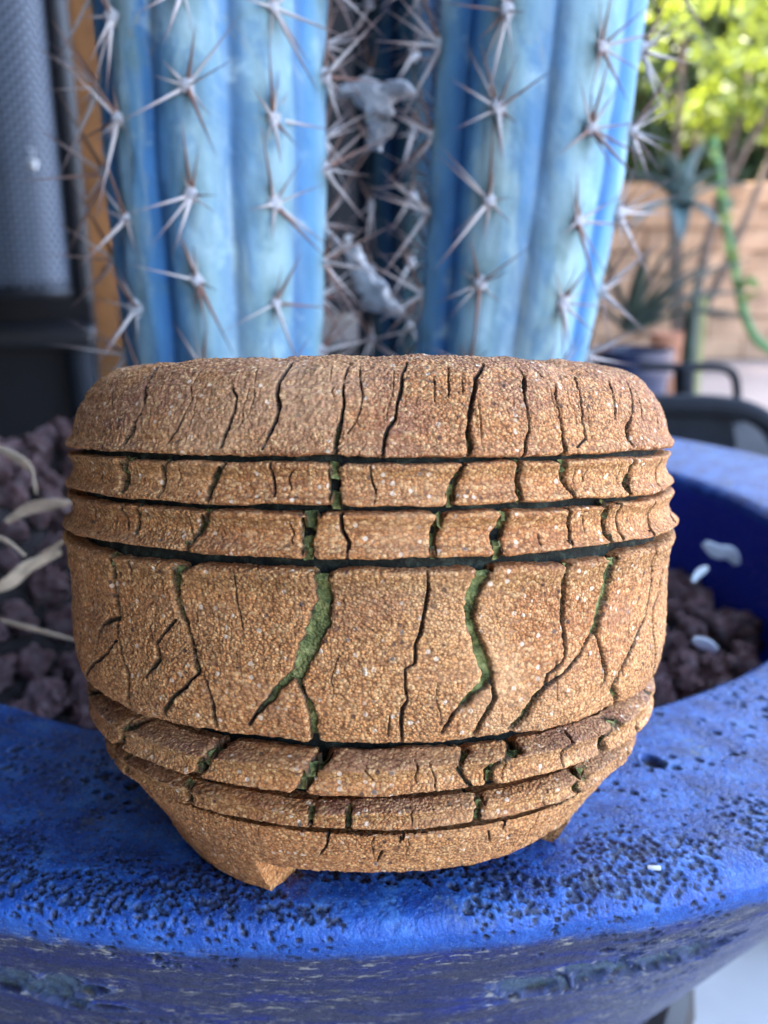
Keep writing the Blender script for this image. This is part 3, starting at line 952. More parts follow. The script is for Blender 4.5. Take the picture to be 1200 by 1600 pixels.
  "37.4,-0.573,0.0227 37.9,-0.599,0.0116 39.6,-0.657,0.0146 40.4,-0.705,0.0147 39.3,-0.738,0.0058",
  "53.2,-0.389,0.0127 54.8,-0.494,0.0128 53.3,-0.583,0.0095 50.1,-0.636,0.0156 47.1,-0.681,0.0153 44.1,-0.726,0.0180 42.8,-0.751,0.0209 46.5,-0.817,0.0214",
  "64.1,-0.415,0.0170 61.1,-0.531,0.0200 57.5,-0.578,0.0163 59.1,-0.689,0.0132 59.9,-0.752,0.0132 64.3,-0.818,0.0136",
  "3.4,-0.745,0.0032 3.1,-0.800,0.0032",
 ],
 'low1': [
  "-58.2,-0.820,0.0199 -70.2,-0.899,0.0178",
  "-36.7,-0.800,0.0292 -46.5,-0.894,0.0249 -47.7,-0.943,0.0281 -58.5,-1.055,0.0301",
  "-19.7,-0.804,0.0268 -25.4,-0.877,0.0346 -26.3,-0.906,0.0351 -28.6,-0.956,0.0324 -33.2,-1.031,0.0365",
  "-4.0,-0.821,0.0358 -7.6,-0.879,0.0339 -8.9,-0.911,0.0338 -11.2,-0.997,0.0320",
  "14.2,-0.792,0.0241 16.5,-0.865,0.0219 14.7,-0.884,0.0124 14.1,-0.907,0.0123 17.7,-0.994,0.0094",
  "22.5,-0.795,0.0312 25.2,-0.870,0.0292 21.4,-0.900,0.0174 19.1,-0.925,0.0261 19.6,-0.998,0.0307",
  "36.5,-0.861,0.0082 35.2,-0.893,0.0079 33.1,-0.907,0.0075 33.3,-0.952,0.0075",
  "43.1,-0.797,0.0419 49.5,-0.890,0.0314 43.6,-0.906,0.0273 43.9,-0.953,0.0364",
  "69.0,-0.890,0.0245 65.2,-0.905,0.0205",
  "57.8,-0.906,0.0164 56.5,-0.957,0.0163",
 ],
 'low2': [
  "-33.5,-1.026,0.0289 -32.5,-1.064,0.0205",
  "-8.7,-0.954,0.0203 -9.2,-1.033,0.0174 -9.4,-1.068,0.0104",
  "-2.7,-0.955,0.0180 -3.0,-1.035,0.0168 -3.0,-1.078,0.0134",
  "19.5,-0.994,0.0346 19.0,-1.031,0.0266 18.4,-1.073,0.0188",
  "37.4,-0.952,0.0339 43.0,-1.034,0.0367",
  "39.6,-1.040,0.0240 42.1,-1.106,0.0245",
  "64.2,-1.036,0.0171 60.6,-1.085,0.0168",
  "-53.4,-1.018,0.0195 -52.4,-1.060,0.0194",
  "-59.5,-1.027,0.0168 -60.1,-1.070,0.0169",
 ],
 'base': [
  "6.5,-1.114,0.0069 5.9,-1.156,0.0052",
  "2.9,-1.187,0.0052 1.8,-1.240,0.0053",
  "-6.9,-1.110,0.0069 -7.5,-1.158,0.0053 -9.5,-1.206,0.0036",
  "26.2,-1.113,0.0064 26.1,-1.146,0.0043",
  "22.9,-1.141,0.0041 24.3,-1.184,0.0042",
 ],
}

_r = random.Random(17)


def hairline(a, z0, z1, wd):
    n = 7
    pts, aa = [], a
    for k in range(n):
        aa += _r.uniform(-0.42, 0.42)
        pts.append('%.2f,%.3f,%.4f' % (aa, z0 + (z1 - z0) * k / (n - 1), wd * (0.5 + math.sin(math.pi * k / (n - 1)) * 0.7)))
    return ' '.join(pts)


for k in range(24):
    a, z = _r.uniform(-75, 75), _r.uniform(-0.02, 0.11)
    CRACKS['rim'].append(hairline(a, z, z - _r.uniform(0.04, 0.12), _r.uniform(0.0016, 0.0026)))
for k in range(14):
    a, z = _r.uniform(-75, 75), _r.uniform(-0.68, -0.38)
    CRACKS['body'].append(hairline(a, z, z - _r.uniform(0.06, 0.14), _r.uniform(0.0018, 0.0026)))
for key, z0, z1 in (('band1', -0.122, -0.222), ('band2', -0.242, -0.346), ('low1', -0.87, -0.958), ('low2', -1.0, -1.09), ('base', -1.12, -1.27)):
    for k in range(7):
        CRACKS[key].append(hairline(_r.uniform(-75, 75), z0 - _r.uniform(0, 0.02), z1 + _r.uniform(0, 0.05), _r.uniform(0.0020, 0.0032)))
NF, NB = 1080, 130
AZ = np.radians(np.concatenate([np.linspace(-88, 88, NF), np.linspace(88, 272, NB + 2)[1:-1]]))


def pot_part(name, prof, d, cracks, seed, olive_z=(), wash_sky_fn=None, passes=2, deep=0.028, wob=0.004, mat=None, cols=None):
    P = smooth_profile(prof, d, passes)
    nr = len(P)
    az = AZ if cols is None else np.radians(np.linspace(-180, 180, cols + 1)[:-1])
    nc = len(az)
    sa, ca = np.sin(az), np.cos(az)
    T = np.gradient(P, axis=0); T /= np.linalg.norm(T, axis=1)[:, None]
    N = np.stack([-T[:, 1], T[:, 0]], 1)       # profiles run from the top down along the outside
    if (N[:, 0] * (P[:, 0] > P[:, 0].max() - 0.03)).sum() < 0: N = -N
    G = np.stack([P[:, 0][:, None] * sa, -P[:, 0][:, None] * ca, np.broadcast_to(P[:, 1][:, None], (nr, nc))], -1)
    jag = vnoise(G, 42, seed + 1) * 0.6 + vnoise(G, 110, seed + 2) * 0.4
    val = np.full((nr, nc), -9.0, np.float32)
    wid = np.zeros((nr, nc), np.float32)
    # the outer face as a function of height, for putting crack points on it
    io = np.argsort(-P[:, 1], kind='stable')
    zs = np.linspace(P[:, 1].max(), P[:, 1].min(), 400)
    step_ = (P[:, 1].max() - P[:, 1].min()) / 399
    ro = np.array([P[np.abs(P[:, 1] - z) < step_ * 1.6 + 0.003, 0].max(initial=0.0) for z in zs])
    # also cover the inward turns of a band's edges
    for cs in cracks:
        pts = []
        for q in cs.split():
            a, z, wd = map(float, q.split(','))
            r = np.interp(-z, -zs, ro)
            a = R(a)
            pts.append((np.array([r * math.sin(a), -r * math.cos(a), z]), wd, a))
        for (p0, w0, a0), (p1, w1, a1) in zip(pts, pts[1:]):
            m = max(w0, w1) * 1.2 + 0.012
            lo, hi = min(a0, a1) - m, max(a0, a1) + m
            j0, j1 = np.searchsorted(az[:NF] if cols is None else az, [lo, hi])
            if j1 <= j0: continue
            g_ = G[:, j0:j1]
            dv = p1 - p0
            L2 = max((dv ** 2).sum(), 1e-9)
            rel = g_ - p0
            # an edge turning inwards is still cut: ignore most of the radial distance
            t = np.clip((rel @ dv) / L2, 0, 1)
            dd = rel - t[..., None] * dv
            rad = np.stack([sa[j0:j1], -ca[j0:j1], np.zeros(j1 - j0)], -1)[None]
            rc = (dd * rad).sum(-1)
            dist = np.sqrt(np.maximum((dd ** 2).sum(-1) - (0.96 if name == 'rim' else 0.9995) * rc ** 2, 0))
            wl = (w0 + (w1 - w0) * t) * (0.68 if name == 'rim' else 0.92)
            vv = wl / 2 * (0.95 + 0.6 * jag[:, j0:j1]) - dist
            cur = val[:, j0:j1]
            up = vv > cur
            val[:, j0:j1] = np.where(up, vv, cur)
            wid[:, j0:j1] = np.where(up, wl, wid[:, j0:j1])
    val = np.maximum(val, -9)
    mask = sstep(-0.0016, 0.0016, val)
    wide = sstep(0.0085, 0.019, wid)
    bump_floor = vnoise(G, 60, seed + 3)
    cut = mask * np.where(wid > 0.018, np.where(wid > 0.024, deep, 0.017) * (1.0 - 0.45 * sstep(0.02, 0.035, wid) * (name == 'body_wall')), np.minimum(deep, 0.010 + 0.8 * wid)) * (1 + 0.35 * bump_floor)
    cut = cut * (1 + 0.0 * wide)
    chip = sstep(0.0, -0.02, val)               # softened shoulders beside a crack
    cut = cut + 0.006 * sstep(-0.012, 0.002, val) * wide
    relief_k = 0.6 if 'band' in name else 1.0
    relief = 0.007 * vnoise(G, 3.2, seed) + 0.0030 * vnoise(G, 11, seed + 4) + 0.0022 * vnoise(G * np.array([1, 1, 2.2]), 45, seed + 5) \
        + 0.0020 * vnoise(G, 120, seed + 6) + 0.0016 * vnoise(G, 210, seed + 7)
    relief = relief * relief_k
    h = relief * (1 - 0.6 * mask) - cut
    zw = wob * vnoise(np.stack([sa, -ca, np.full(nc, seed * 1.7)], -1), 5, seed + 8) + wob * 0.5 * vnoise(np.stack([sa, -ca, np.full(nc, seed * 2.9)], -1), 17, seed + 9)
    rr = P[:, 0][:, None] + N[:, 0][:, None] * h
    zz = P[:, 1][:, None] + N[:, 1][:, None] * h + zw[None, :] + 0.0035 * vnoise(G * np.array([1, 1, 6.0]), 9, seed + 10)
    ol = np.zeros(nr)
    for z0, wz in olive_z: ol = np.maximum(ol, np.exp(-((P[:, 1] - z0) / wz) ** 2))
    ws = np.array([wash_sky_fn(r, z) for r, z in P]) if wash_sky_fn else np.zeros(nr)
    V = np.stack([rr * sa, -rr * ca, zz - PZ0], -1).reshape(-1, 3) * RM
    one = np.ones((nr, nc), np.float32)
    # pale ash filling where a thin crack is nearly closed
    pal = 0.4 * sstep(0.0, 0.5, vnoise(G, 14, seed + 12)) * (1 - wide)
    me = mesh_np(name, V, grid_faces(nr, nc)[:, ::-1], mat or CLAY, True,
                 {'crack': mask.ravel(), 'line': (np.exp(-((val - 0.0004) / 0.0017) ** 2) * sstep(0.002, 0.004, wid)).ravel(), 'fill': (mask * wide).ravel(), 'pale': pal.ravel(),
                  'olive': (one * ol[:, None]).ravel(), 'wash_sky_tint': (one * ws[:, None]).ravel()})
    return link(bpy.data.objects.new(name, me), pot)


# rim: rounded lip and the inside of the mouth
pot_part('rim', [(0.60, -0.30), (0.63, -0.05), (0.655, 0.06), (0.70, 0.125), (0.76, 0.15), (0.84, 0.132), (0.89, 0.105), (0.93, 0.06), (0.96, 0.005),
                 (0.972, -0.035), (0.982, -0.070), (1.002, -0.094), (0.998, -0.103), (0.90, -0.105)],
         [(0, 3, 0.02), (3, 4, 0.008), (4, 12, 0.0029), (12, 13, 0.012)], CRACKS['rim'], 3,
         wash_sky_fn=lambda r, z: 0.8 if z > -0.05 else 0.4)
pot_part('narrow_band', [(0.90, -0.121), (0.995, -0.122), (1.002, -0.128), (0.991, -0.145), (0.985, -0.168), (0.994, -0.195), (1.013, -0.214), (1.010, -0.222), (0.90, -0.224)],
         [(0, 1, 0.010), (1, 7, 0.0029), (7, 8, 0.010)], CRACKS['band1'], 13, [(-0.143, 0.014)])
pot_part('narrow_band', [(0.90, -0.241), (1.003, -0.242), (1.010, -0.249), (0.996, -0.268), (0.990, -0.290), (1.003, -0.320), (1.026, -0.337), (1.024, -0.346), (0.90, -0.349)],
         [(0, 1, 0.010), (1, 7, 0.0029), (7, 8, 0.010)], CRACKS['band2'], 23, [(-0.266, 0.014)])
pot_part('body_wall', [(0.90, -0.378), (1.010, -0.380), (1.021, -0.388), (1.014, -0.40), (1.006, -0.42), (1.0, -0.5), (1.0, -0.6), (1.0, -0.72), (0.988, -0.785), (0.974, -0.818), (0.960, -0.823), (0.86, -0.815)],
         [(0, 1, 0.010), (1, 10, 0.0029), (10, 11, 0.012)], CRACKS['body'], 33, [(-0.415, 0.03)])
pot_part('lower_band', [(0.78, -0.882), (0.882, -0.878), (0.903, -0.864), (0.952, -0.885), (0.971, -0.893), (0.960, -0.914), (0.957, -0.932), (0.967, -0.951), (0.962, -0.961), (0.78, -0.953)],
         [(0, 1, 0.010), (1, 8, 0.0029), (8, 9, 0.012)], CRACKS['low1'], 43, [(-0.905, 0.016)], wash_sky_fn=lambda r, z: 1.0 if z > -0.895 else 0.0)
pot_part('lower_band', [(0.74, -1.030), (0.852, -1.026), (0.878, -1.009), (0.912, -1.022), (0.926, -1.031), (0.914, -1.044), (0.913, -1.056), (0.922, -1.067), (0.916, -1.075), (0.74, -1.068)],
         [(0, 1, 0.010), (1, 8, 0.0029), (8, 9, 0.012)], CRACKS['low2'], 53, [(-1.045, 0.014)], wash_sky_fn=lambda r, z: 1.0 if z > -1.03 else 0.0)
pot_part('base', [(0.74, -1.130), (0.846, -1.126), (0.858, -1.114), (0.842, -1.155), (0.79, -1.225), (0.752, -1.278), (0.738, -1.288), (0.55, -1.285), (0.02, -1.285)],
         [(0, 1, 0.012), (1, 6, 0.0032), (6, 8, 0.03)], CRACKS['base'], 63)
pot_part('groove_wall', [(0.60, -0.25), (0.70, -0.04), (0.94, -0.04), (0.955, -0.12), (0.957, -0.24), (0.968, -0.36), (0.955, -0.50), (0.955, -0.74), (0.925, -0.79), (0.85, -0.815), (0.85, -0.89),
                         (0.885, -0.915), (0.885, -0.940), (0.80, -0.955), (0.80, -1.04), (0.845, -1.055), (0.845, -1.07), (0.79, -1.09), (0.79, -1.13), (0.5, -1.2), (0.02, -1.2)],
         [(0, 2, 0.05), (2, 18, 0.007), (18, 20, 0.08)], [], 73, mat=GROOVE, cols=700)
# inside floor of the pot
pot_part('inner_wall', [(0.605, -0.26), (0.86, -0.4), (0.86, -0.75), (0.70, -1.05), (0.02, -1.1)], 0.04, [], 83, cols=160)


def foot(a0, a1, seed):
    rs_ = np.random.RandomState(seed)
    na, rows = 40, [(0.50, -1.275), (0.752, -1.272), (0.748, -1.288), (0.715, -1.355), (0.676, -1.412), (0.668, -1.42), (0.50, -1.42)]
    P = smooth_profile(rows + [rows[0]], 0.012, 1)[:-1]
    an = np.radians(np.linspace(a0, a1, na))
    G = np.stack([P[:, 0][:, None] * np.sin(an), -P[:, 0][:, None] * np.cos(an), np.broadcast_to(P[:, 1][:, None], (len(P), na))], -1)
    G = G + 0.0055 * np.stack([vnoise(G, 28, seed), vnoise(G, 40, seed + 1), vnoise(G, 40, seed + 2)], -1)
    G = G - np.array([0, 0, PZ0])
    V = G.reshape(-1, 3)
    n = len(P)
    f = [(i * na + j, ((i + 1) % n) * na + j, ((i + 1) % n) * na + j + 1, i * na + j + 1) for i in range(n) for j in range(na - 1)]
    me = bpy.data.meshes.new('foot')
    me.from_pydata((V * RM).tolist(), [], f + [tuple(i * na for i in range(n))[::-1], tuple(i * na + na - 1 for i in range(n))])
    bm_ = bmesh.new(); bm_.from_mesh(me); bmesh.ops.recalc_face_normals(bm_, faces=bm_.faces)
    bm_.to_mesh(me)
    bm_.free()
    me.polygons.foreach_set('use_smooth', [True] * len(me.polygons))
    me.set_sharp_from_angle(angle=R(45))
    me.materials.append(CLAY)
    return link(bpy.data.objects.new('foot', me), pot)


foot(-92, -26, 1)
foot(62, 106, 2)
foot(175, 222, 3)

# ------------------------------------------------------------------ cactus stems with areoles and spines
bm = bmesh.new()
prev = None
for k in range(5):
    t = k / 4
    ring = [bm.verts.new(((1 - t * 0.93) * 0.5 * math.cos(j * math.pi / 3), (1 - t * 0.93) * 0.5 * math.sin(j * math.pi / 3), t)) for j in range(6)]
    if prev:
        for j in range(6): bm.faces.new((prev[j], prev[(j + 1) % 6], ring[(j + 1) % 6], ring[j]))
    else:
        bm.faces.new(ring[::-1])
    prev = ring
bm.faces.new(prev)
spine_me = bpy.data.meshes.new('spine'); bm.to_mesh(spine_me); bm.free()
spine_me.polygons.foreach_set('use_smooth', [True] * len(spine_me.polygons))
spine_me.materials.append(SPINE)
spine_brown_me = spine_me.copy()
spine_brown_me.materials.clear()
spine_brown_me.materials.append(plain('brown_spine', (0.17, 0.085, 0.055), 0.6, 0.35, 3))
wool_me = []
for k in range(3):
    v = ico2 * (1 + 0.35 * vnoise(ico2 + 5 * k, 2.2, k))[:, None]
    wool_me.append(mesh_np('areole', v, icf2, WOOL))


def cactus(label, rows, Y, ribs, phi0, az_list, zgap, n_sp, seed, top=0.34, depth=0.12, skin=None):
    """rows: (photo row, left edge, right edge) at world depth Y, measured once; gives axis and radius"""
    rs_ = random.Random(seed)
    ax = []
    for py, xl, xr in rows:
        p = at((xl + xr) / 2, py, Y)
        d = (p.y * math.cos(PITCH) - (p.z - CAMZ) * math.sin(PITCH))
        ax.append((p.z, p.x, (xr - xl) / 2 / F * d))
    ax.sort()
    Z = np.array([a[0] for a in ax]); X = np.array([a[1] for a in ax]); RR = np.array([a[2] for a in ax])
    z0 = BC.z + (BED - 0.1) * RM
    z1 = ax[-1][0] + top

    def axis(z):
        zc = np.clip(z, Z[0] - 0.05, Z[-1] + 0.12)
        sl = (X[-1] - X[0]) / (Z[-1] - Z[0])
        x = np.interp(z, Z, X) + np.where(z < Z[0], (z - Z[0]) * sl, 0) + np.where(z > Z[-1], (z - Z[-1]) * sl, 0)
        r = np.interp(z, Z, RR)
        r = r * np.sqrt(np.clip((z1 - z) / 0.05, 0, 1) * (2 - np.clip((z1 - z) / 0.05, 0, 1)) + 1e-4)
        return x, r

    def rad(phi, z, r):
        c = np.abs(np.cos(ribs * (phi - phi0) / 2))
        return r * (1 - depth * (1 - c ** 0.75))

    x0, _ = axis(np.array([z0]))
    root = empty('cactus', (float(x0[0]), Y, z0), label, 'cactus')
    zs = np.linspace(z0, z1, 150)
    ph = np.linspace(-math.pi, math.pi, 217)[:-1]
    ZZ, PH = np.meshgrid(zs, ph, indexing='ij')
    xx, r = axis(ZZ)
    G = np.stack([np.sin(PH) * 3, -np.cos(PH) * 3, ZZ * 20], -1)
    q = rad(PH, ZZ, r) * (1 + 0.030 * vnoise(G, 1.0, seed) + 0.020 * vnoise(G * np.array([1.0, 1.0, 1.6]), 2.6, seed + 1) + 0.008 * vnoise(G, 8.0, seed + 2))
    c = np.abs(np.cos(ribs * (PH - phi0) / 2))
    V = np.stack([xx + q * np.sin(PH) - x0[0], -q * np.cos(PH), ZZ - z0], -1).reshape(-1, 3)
    spot = np.zeros(ZZ.shape)
    for a, zoff in az_list:                     # greener rubbed skin round every areole
        zz0 = z0 + 0.138 + zoff
        dz = (ZZ - zz0 + zgap * 20) % zgap
        dz = np.minimum(dz, zgap - dz)
        da = (PH - a) * r
        spot = np.maximum(spot, np.exp(-(da / 0.0055) ** 2 - (dz / 0.0065) ** 2))
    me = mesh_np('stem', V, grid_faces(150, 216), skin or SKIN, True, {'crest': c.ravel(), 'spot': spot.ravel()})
    link(bpy.data.objects.new('stem', me), root)
    for a, zoff in az_list:
        z = z0 + 0.138 + zoff
        while z < ax[-1][0] + 0.022:
            zz_ = z + rs_.uniform(-0.003, 0.003)
            xa, ra = axis(np.array([zz_]))
            qa = float(rad(np.array([a]), zz_, ra)[0])
            out = Vector((math.sin(a), -math.cos(a), 0))
            tang = Vector((math.cos(a), math.sin(a), 0))
            pos = Vector((float(xa[0]) + qa * out.x - float(x0[0]), qa * out.y, zz_ - z0))
            wo = link(bpy.data.objects.new('areole', wool_me[rs_.randrange(3)]), root)
            wo.location = pos
            s = 0.0025 * rs_.uniform(0.8, 1.2)
            wo.scale = (s, s, s * 1.2)
            for k in range(n_sp):
                side_rib = abs(a) > 1.1
                if k == 0:                                      # long one pointing down and out
                    L, th = rs_.uniform(0.018, 0.040), 0.0019
                    dr = out * rs_.uniform(0.4, 1.2) + tang * rs_.uniform(-.6, .6) + Vector((0, 0, -1))
                elif k == 1:                                    # long one pointing up
                    L, th = rs_.uniform(0.012, 0.034), 0.0017
                    dr = out * rs_.uniform(0.15, 0.8) + tang * rs_.uniform(-.4, .4) + Vector((0, 0, 1))
                else:
                    t = 2 * math.pi * (k - 2) / (n_sp - 2) + rs_.uniform(-.5, .5)
                    L, th = 0.009 + 0.020 * rs_.random() ** 1.2, rs_.uniform(0.0009, 0.0016)
                    ow = rs_.uniform(0.15, 1.0)
                    if side_rib and k < 5: ow, L = rs_.uniform(0.8, 2.0), rs_.uniform(0.020, 0.036)
                    dr = out * ow + tang * math.cos(t) + Vector((0, 0, math.sin(t)))
                sp = bpy.data.objects.new('spine', spine_brown_me if k == 1 else spine_me)
                link(sp, wo)
                qn = dr.normalized().to_track_quat('Z', 'Y')
                sp.matrix_parent_inverse = Matrix.Diagonal((1 / s, 1 / s, 1 / (s * 1.2), 1))
                sp.rotation_mode = 'QUATERNION'
                sp.rotation_quaternion = qn
                sp.scale = (th, th, L)
            z += zgap
    return root


YL, YR = 5.5 * RM, 5.7 * RM
rib = R(40)
cactus('left blue ribbed cactus column with pale spines behind the clay pot', [(-60, 146, 516), (0, 152, 515), (300, 172, 512), (550, 202, 506)], YL, 9, R(-3),
       [(R(-83), 0.012), (R(-43), 0.0), (R(-3), 0.008), (R(37), 0.002), (R(77), 0.014), (R(112), 0.0)], 0.0305, 8, 1)
cactus('right blue ribbed cactus column leaning outward beside the blurred yard', [(-60, 694, 1020), (0, 688, 1008), (300, 667, 968), (550, 650, 915)], YR, 7, R(-26),
       [(R(-108), 0.016), (R(-77), 0.004), (R(-26), 0.010), (R(26), 0.0), (R(77), 0.006)], 0.029, 9, 2)
back = cactus('slim cactus column with shade painted dark into its skin in the gap behind the two pale front columns', [(-60, 552, 740), (0, 552, 735), (300, 556, 725), (550, 560, 715)], 8.2 * RM, 8, R(0),
              [(R(-45), 0.004), (R(0), 0.012), (R(45), 0.0)], 0.033, 7, 3, skin=SKIN_SHADE)


def withered(px, py, Y, seed, pts, rads):
    o0 = at(px, py, Y) - back.location
    b = MB()
    b.tube(curve([o0 + Vector(p) for p in pts], 14), [float(x) for x in np.interp(np.linspace(0, 1, 15), np.linspace(0, 1, len(rads)), rads)], 12)
    for v in b.bm.verts:
        v.co += Vector((mnoise.noise(v.co * 260), mnoise.noise(v.co * 260 + Vector((7, 0, 0))), mnoise.noise(v.co * 260 + Vector((0, 9, 0))))) * 0.0034
    return b


YW = 6.4 * RM
b = withered(585, 165, YW, 1, [(-0.014, 0, 0.006), (-0.002, -0.002, 0.004), (0.003, -0.003, -0.006), (0.000, -0.002, -0.018)], [0.002, 0.0055, 0.0065, 0.002])
b.tube(curve([at(585, 165, YW) - back.location + Vector(p) for p in [(0.0, 0, 0.002), (0.010, -0.001, 0.006), (0.018, 0, 0.004)]], 8), [0.005, 0.005, 0.0045, 0.0045, 0.004, 0.004, 0.003, 0.002, 0.001], 10)
b.build('withered_flower', FLOWER, back)
b = withered(585, 450, YW, 2, [(-0.012, 0, 0.022), (-0.006, -0.002, 0.008), (0.001, -0.003, -0.004), (0.013, -0.002, -0.012)], [0.0015, 0.004, 0.0065, 0.0015])
b.build('withered_flower', FLOWER, back)

# ------------------------------------------------------------------ litter on the gravel
def litter(name, label, cat, px, py_, Yl, width, mat, side=(0, -0.4, 1), cup=0.15):
    pts = [at(x, y, Y) for x, y, Y in zip(px, py_, Yl)]
    pts = curve(pts, 14)
    c = pts[len(pts) // 2].copy()
    n = len(pts)
    ws = [width * (0.25 + 0.75 * math.sin(math.pi * (0.06 + 0.88 * k / (n - 1)))) for k in range(n)]
    b = MB(); b.blade([p - c for p in pts], ws, side, 0.0005, cup * 0.45)
    o = b.build(name, mat, loc=c)
    tag(o, label, cat)
    return o


litter('dry_leaf', 'curled beige dry leaf arching over the rocks at the left edge', 'leaf', [-30, 20, 48, 58], [690, 712, 735, 772], [0.30, 0.30, 0.30, 0.30], 0.0042, STRAW)
litter('dry_leaf', 'pale broad dry leaf lying low at the left edge beside the pot', 'leaf', [-20, 15, 45, 95], [925, 910, 885, 862], [0.275, 0.278, 0.282, 0.29], 0.0056, STRAW)
litter('dry_leaf', 'bent brownish strip of dry leaf above the pale broad leaf', 'leaf', [10, 45, 80, 110], [815, 795, 788, 785], [0.31, 0.31, 0.31, 0.31], 0.005, STRAW)
litter('straw', 'short thick straw pointing down to the pale leaf at left edge', 'straw', [-15, 10, 40], [835, 845, 868], [0.28, 0.28, 0.28], 0.0019, STRAW)
litter('straw', 'thin straw rising toward the pot beside the grooved bands', 'straw', [60, 85, 120], [868, 855, 828], [0.285, 0.285, 0.285], 0.0018, STRAW)
litter('straw', 'lowest straw slanting down to the pot wall at left', 'straw', [2, 50, 125], [968, 982, 1002], [0.262, 0.262, 0.262], 0.0019, STRAW)
litter('pale_chip', 'largest white dry chip beside the inner wall at right', 'debris', [1100, 1120, 1140, 1152], [848, 862, 866, 882], [0.42, 0.42, 0.42, 0.42], 0.0085, PALE)
litter('pale_chip', 'small upright white chip nearest the pot at right', 'debris', [1082, 1092, 1106], [908, 896, 886], [0.36, 0.36, 0.36], 0.0055, PALE)
litter('pale_chip', 'bluish flat chip lowest among the rocks at right', 'debris', [1082, 1100, 1120], [998, 1006, 1016], [0.30, 0.30, 0.30], 0.0050, PALE)

# a crumb of glaze dust on the lip
b = MB(); b.box((0, 0, 0), (0.0026, 0.0010, 0.0006), bevel=0.0002)
o = b.build('grain', PALE, loc=at(1028, 1295, 2.38 * RM)); o.rotation_euler = (0.1, -0.1, -0.2)
a_ = o.location - BC
o.location.z = BC.z + (-0.030 - (4.04 - math.hypot(a_.x, a_.y) / RM) * 0.064) * RM + 0.0006
tag(o, 'tiny white grain on the blue lip right of the pot foot', 'debris')

# ------------------------------------------------------------------ left: mesh garden chair and wooden post
YC = 0.95


def strip(name, pts, z0, z1, mat, parent, th=0.012, nz=30):
    """vertical curved sheet with thickness through plan points"""
    C = curve([(p[0], p[1], 0) for p in pts], 60)
    C = np.array([c[:] for c in C])
    L = np.concatenate([[0], np.cumsum(np.linalg.norm(np.diff(C, axis=0), axis=1))])
    t = np.gradient(C, axis=0); t /= np.linalg.norm(t, axis=1)[:, None]
    nrm = np.stack([-t[:, 1], t[:, 0], t[:, 0] * 0], 1)
    zs = np.linspace(z0, z1, nz)
    n = len(C)
    fr = np.stack([np.stack([C[:, 0], C[:, 1], np.full(n, z)], 1) for z in zs])
    bk = fr + nrm[None] * th
    V = np.concatenate([fr.reshape(-1, 3), bk.reshape(-1, 3)])
    m = n * nz
    f = grid_faces(nz, n, False)
    fs = [f, (f + m)[:, ::-1]]
    e = []
    for i in range(nz - 1):
        e += [(i * n, (i + 1) * n, (i + 1) * n + m, i * n + m), (i * n + n - 1, i * n + n - 1 + m, (i + 1) * n + n - 1 + m, (i + 1) * n + n - 1)]
    for j in range(n - 1):
        e += [(j, j + m, j + 1 + m, j + 1), ((nz - 1) * n + j, (nz - 1) * n + j + 1, (nz - 1) * n + j + 1 + m, (nz - 1) * n + j + m)]
    uv = np.stack([np.tile(L, nz), np.repeat(zs, n), np.zeros(m)], 1)
    me = mesh_np(name, V, np.concatenate(fs + [np.array(e)]), mat, True, {'cloth_uv': np.concatenate([uv, uv])})
    return link(bpy.data.objects.new(name, me), parent)


hem = at(60, 458, YC).z
chair = empty('mesh_chair', (-0.55, 1.1, 0), 'grey woven mesh garden chair with black piping at the upper left', 'chair')
off = Vector((-0.55, 1.1, 0))
pl = [Vector((at(x, 458, y).x, y, 0)) - off for x, y in ((-330, 0.98), (-120, 0.95), (0, 0.94), (50, 0.945), (92, 0.965), (118, 1.01), (128, 1.09))]
strip('back_sling', pl, hem, 1.12, WEAVE, chair, 0.010)
b = MB(); b.tube(curve([Vector((p.x, p.y - 0.002, hem)) for p in pl], 40), 0.006, 8); b.build('hem', BLACKRUB, chair)
b = MB(); b.tube([at(136, 470, 1.0) - off, at(108, 200, 1.0) - off, at(84, 0, 1.0) - off, at(62, -160, 1.0) - off], 0.0125, 12); b.build('frame_post', BLACKRUB, chair)
b = MB(); b.box((-0.12, 0.32, hem - 0.06), (0.62, 0.60, 0.03), bevel=0.01); b.build('seat', BLACKRUB, chair)
for sx, sy in ((0.16, 0.05), (-0.40, 0.05), (0.16, 0.58), (-0.40, 0.58)):
    b = MB(); b.tube([(sx, sy, hem - 0.05), (sx + 0.02, sy, 0.03)], 0.018, 10); b.build('leg', CHAR, chair)
b = MB(); b.slab([(-0.42, 0.06, 0.05), (0.18, 0.06, 0.05), (0.18, 0.06, hem + 0.02), (-0.42, 0.06, hem + 0.02)], (0, 1, 0), 0.02)
b.build('shade_sheet', BLACKRUB, chair, smooth=False)  # black sheet standing in for the shade under the chair
sp_ = at(51, 256, 0.93)
b = MB(); b.tube(curve([Vector((0, 0, 0.007)), Vector((0.001, 0, 0.011)), Vector((-0.002, 0, 0.014))], 6), 0.0008, 6)
bmesh.ops.create_icosphere(b.bm, subdivisions=2, radius=0.0055)
for v in b.bm.verts: v.co += Vector((mnoise.noise(v.co * 300), 0, mnoise.noise(v.co * 280 + Vector((3, 3, 3))))) * 0.002
o = b.build('petal', plain('white_petal', (0.75, 0.75, 0.72), 0.7, 0.1, 60), loc=sp_)
tag(o, 'tiny white withered petal stuck to the grey mesh chair back', 'petal')

pp = at(172, 300, 0.86)
b = MB(); b.box((0, 0, 0.8), (0.045, 0.045, 1.6), bevel=0.004)
for v in b.bm.verts: v.co.x += mnoise.noise(v.co * 9) * 0.003
o = b.build('wooden_post', POSTWOOD, loc=(pp.x + 0.006, 0.86, 0)); tag(o, 'orange brown wooden post just left of the left cactus column', 'post')

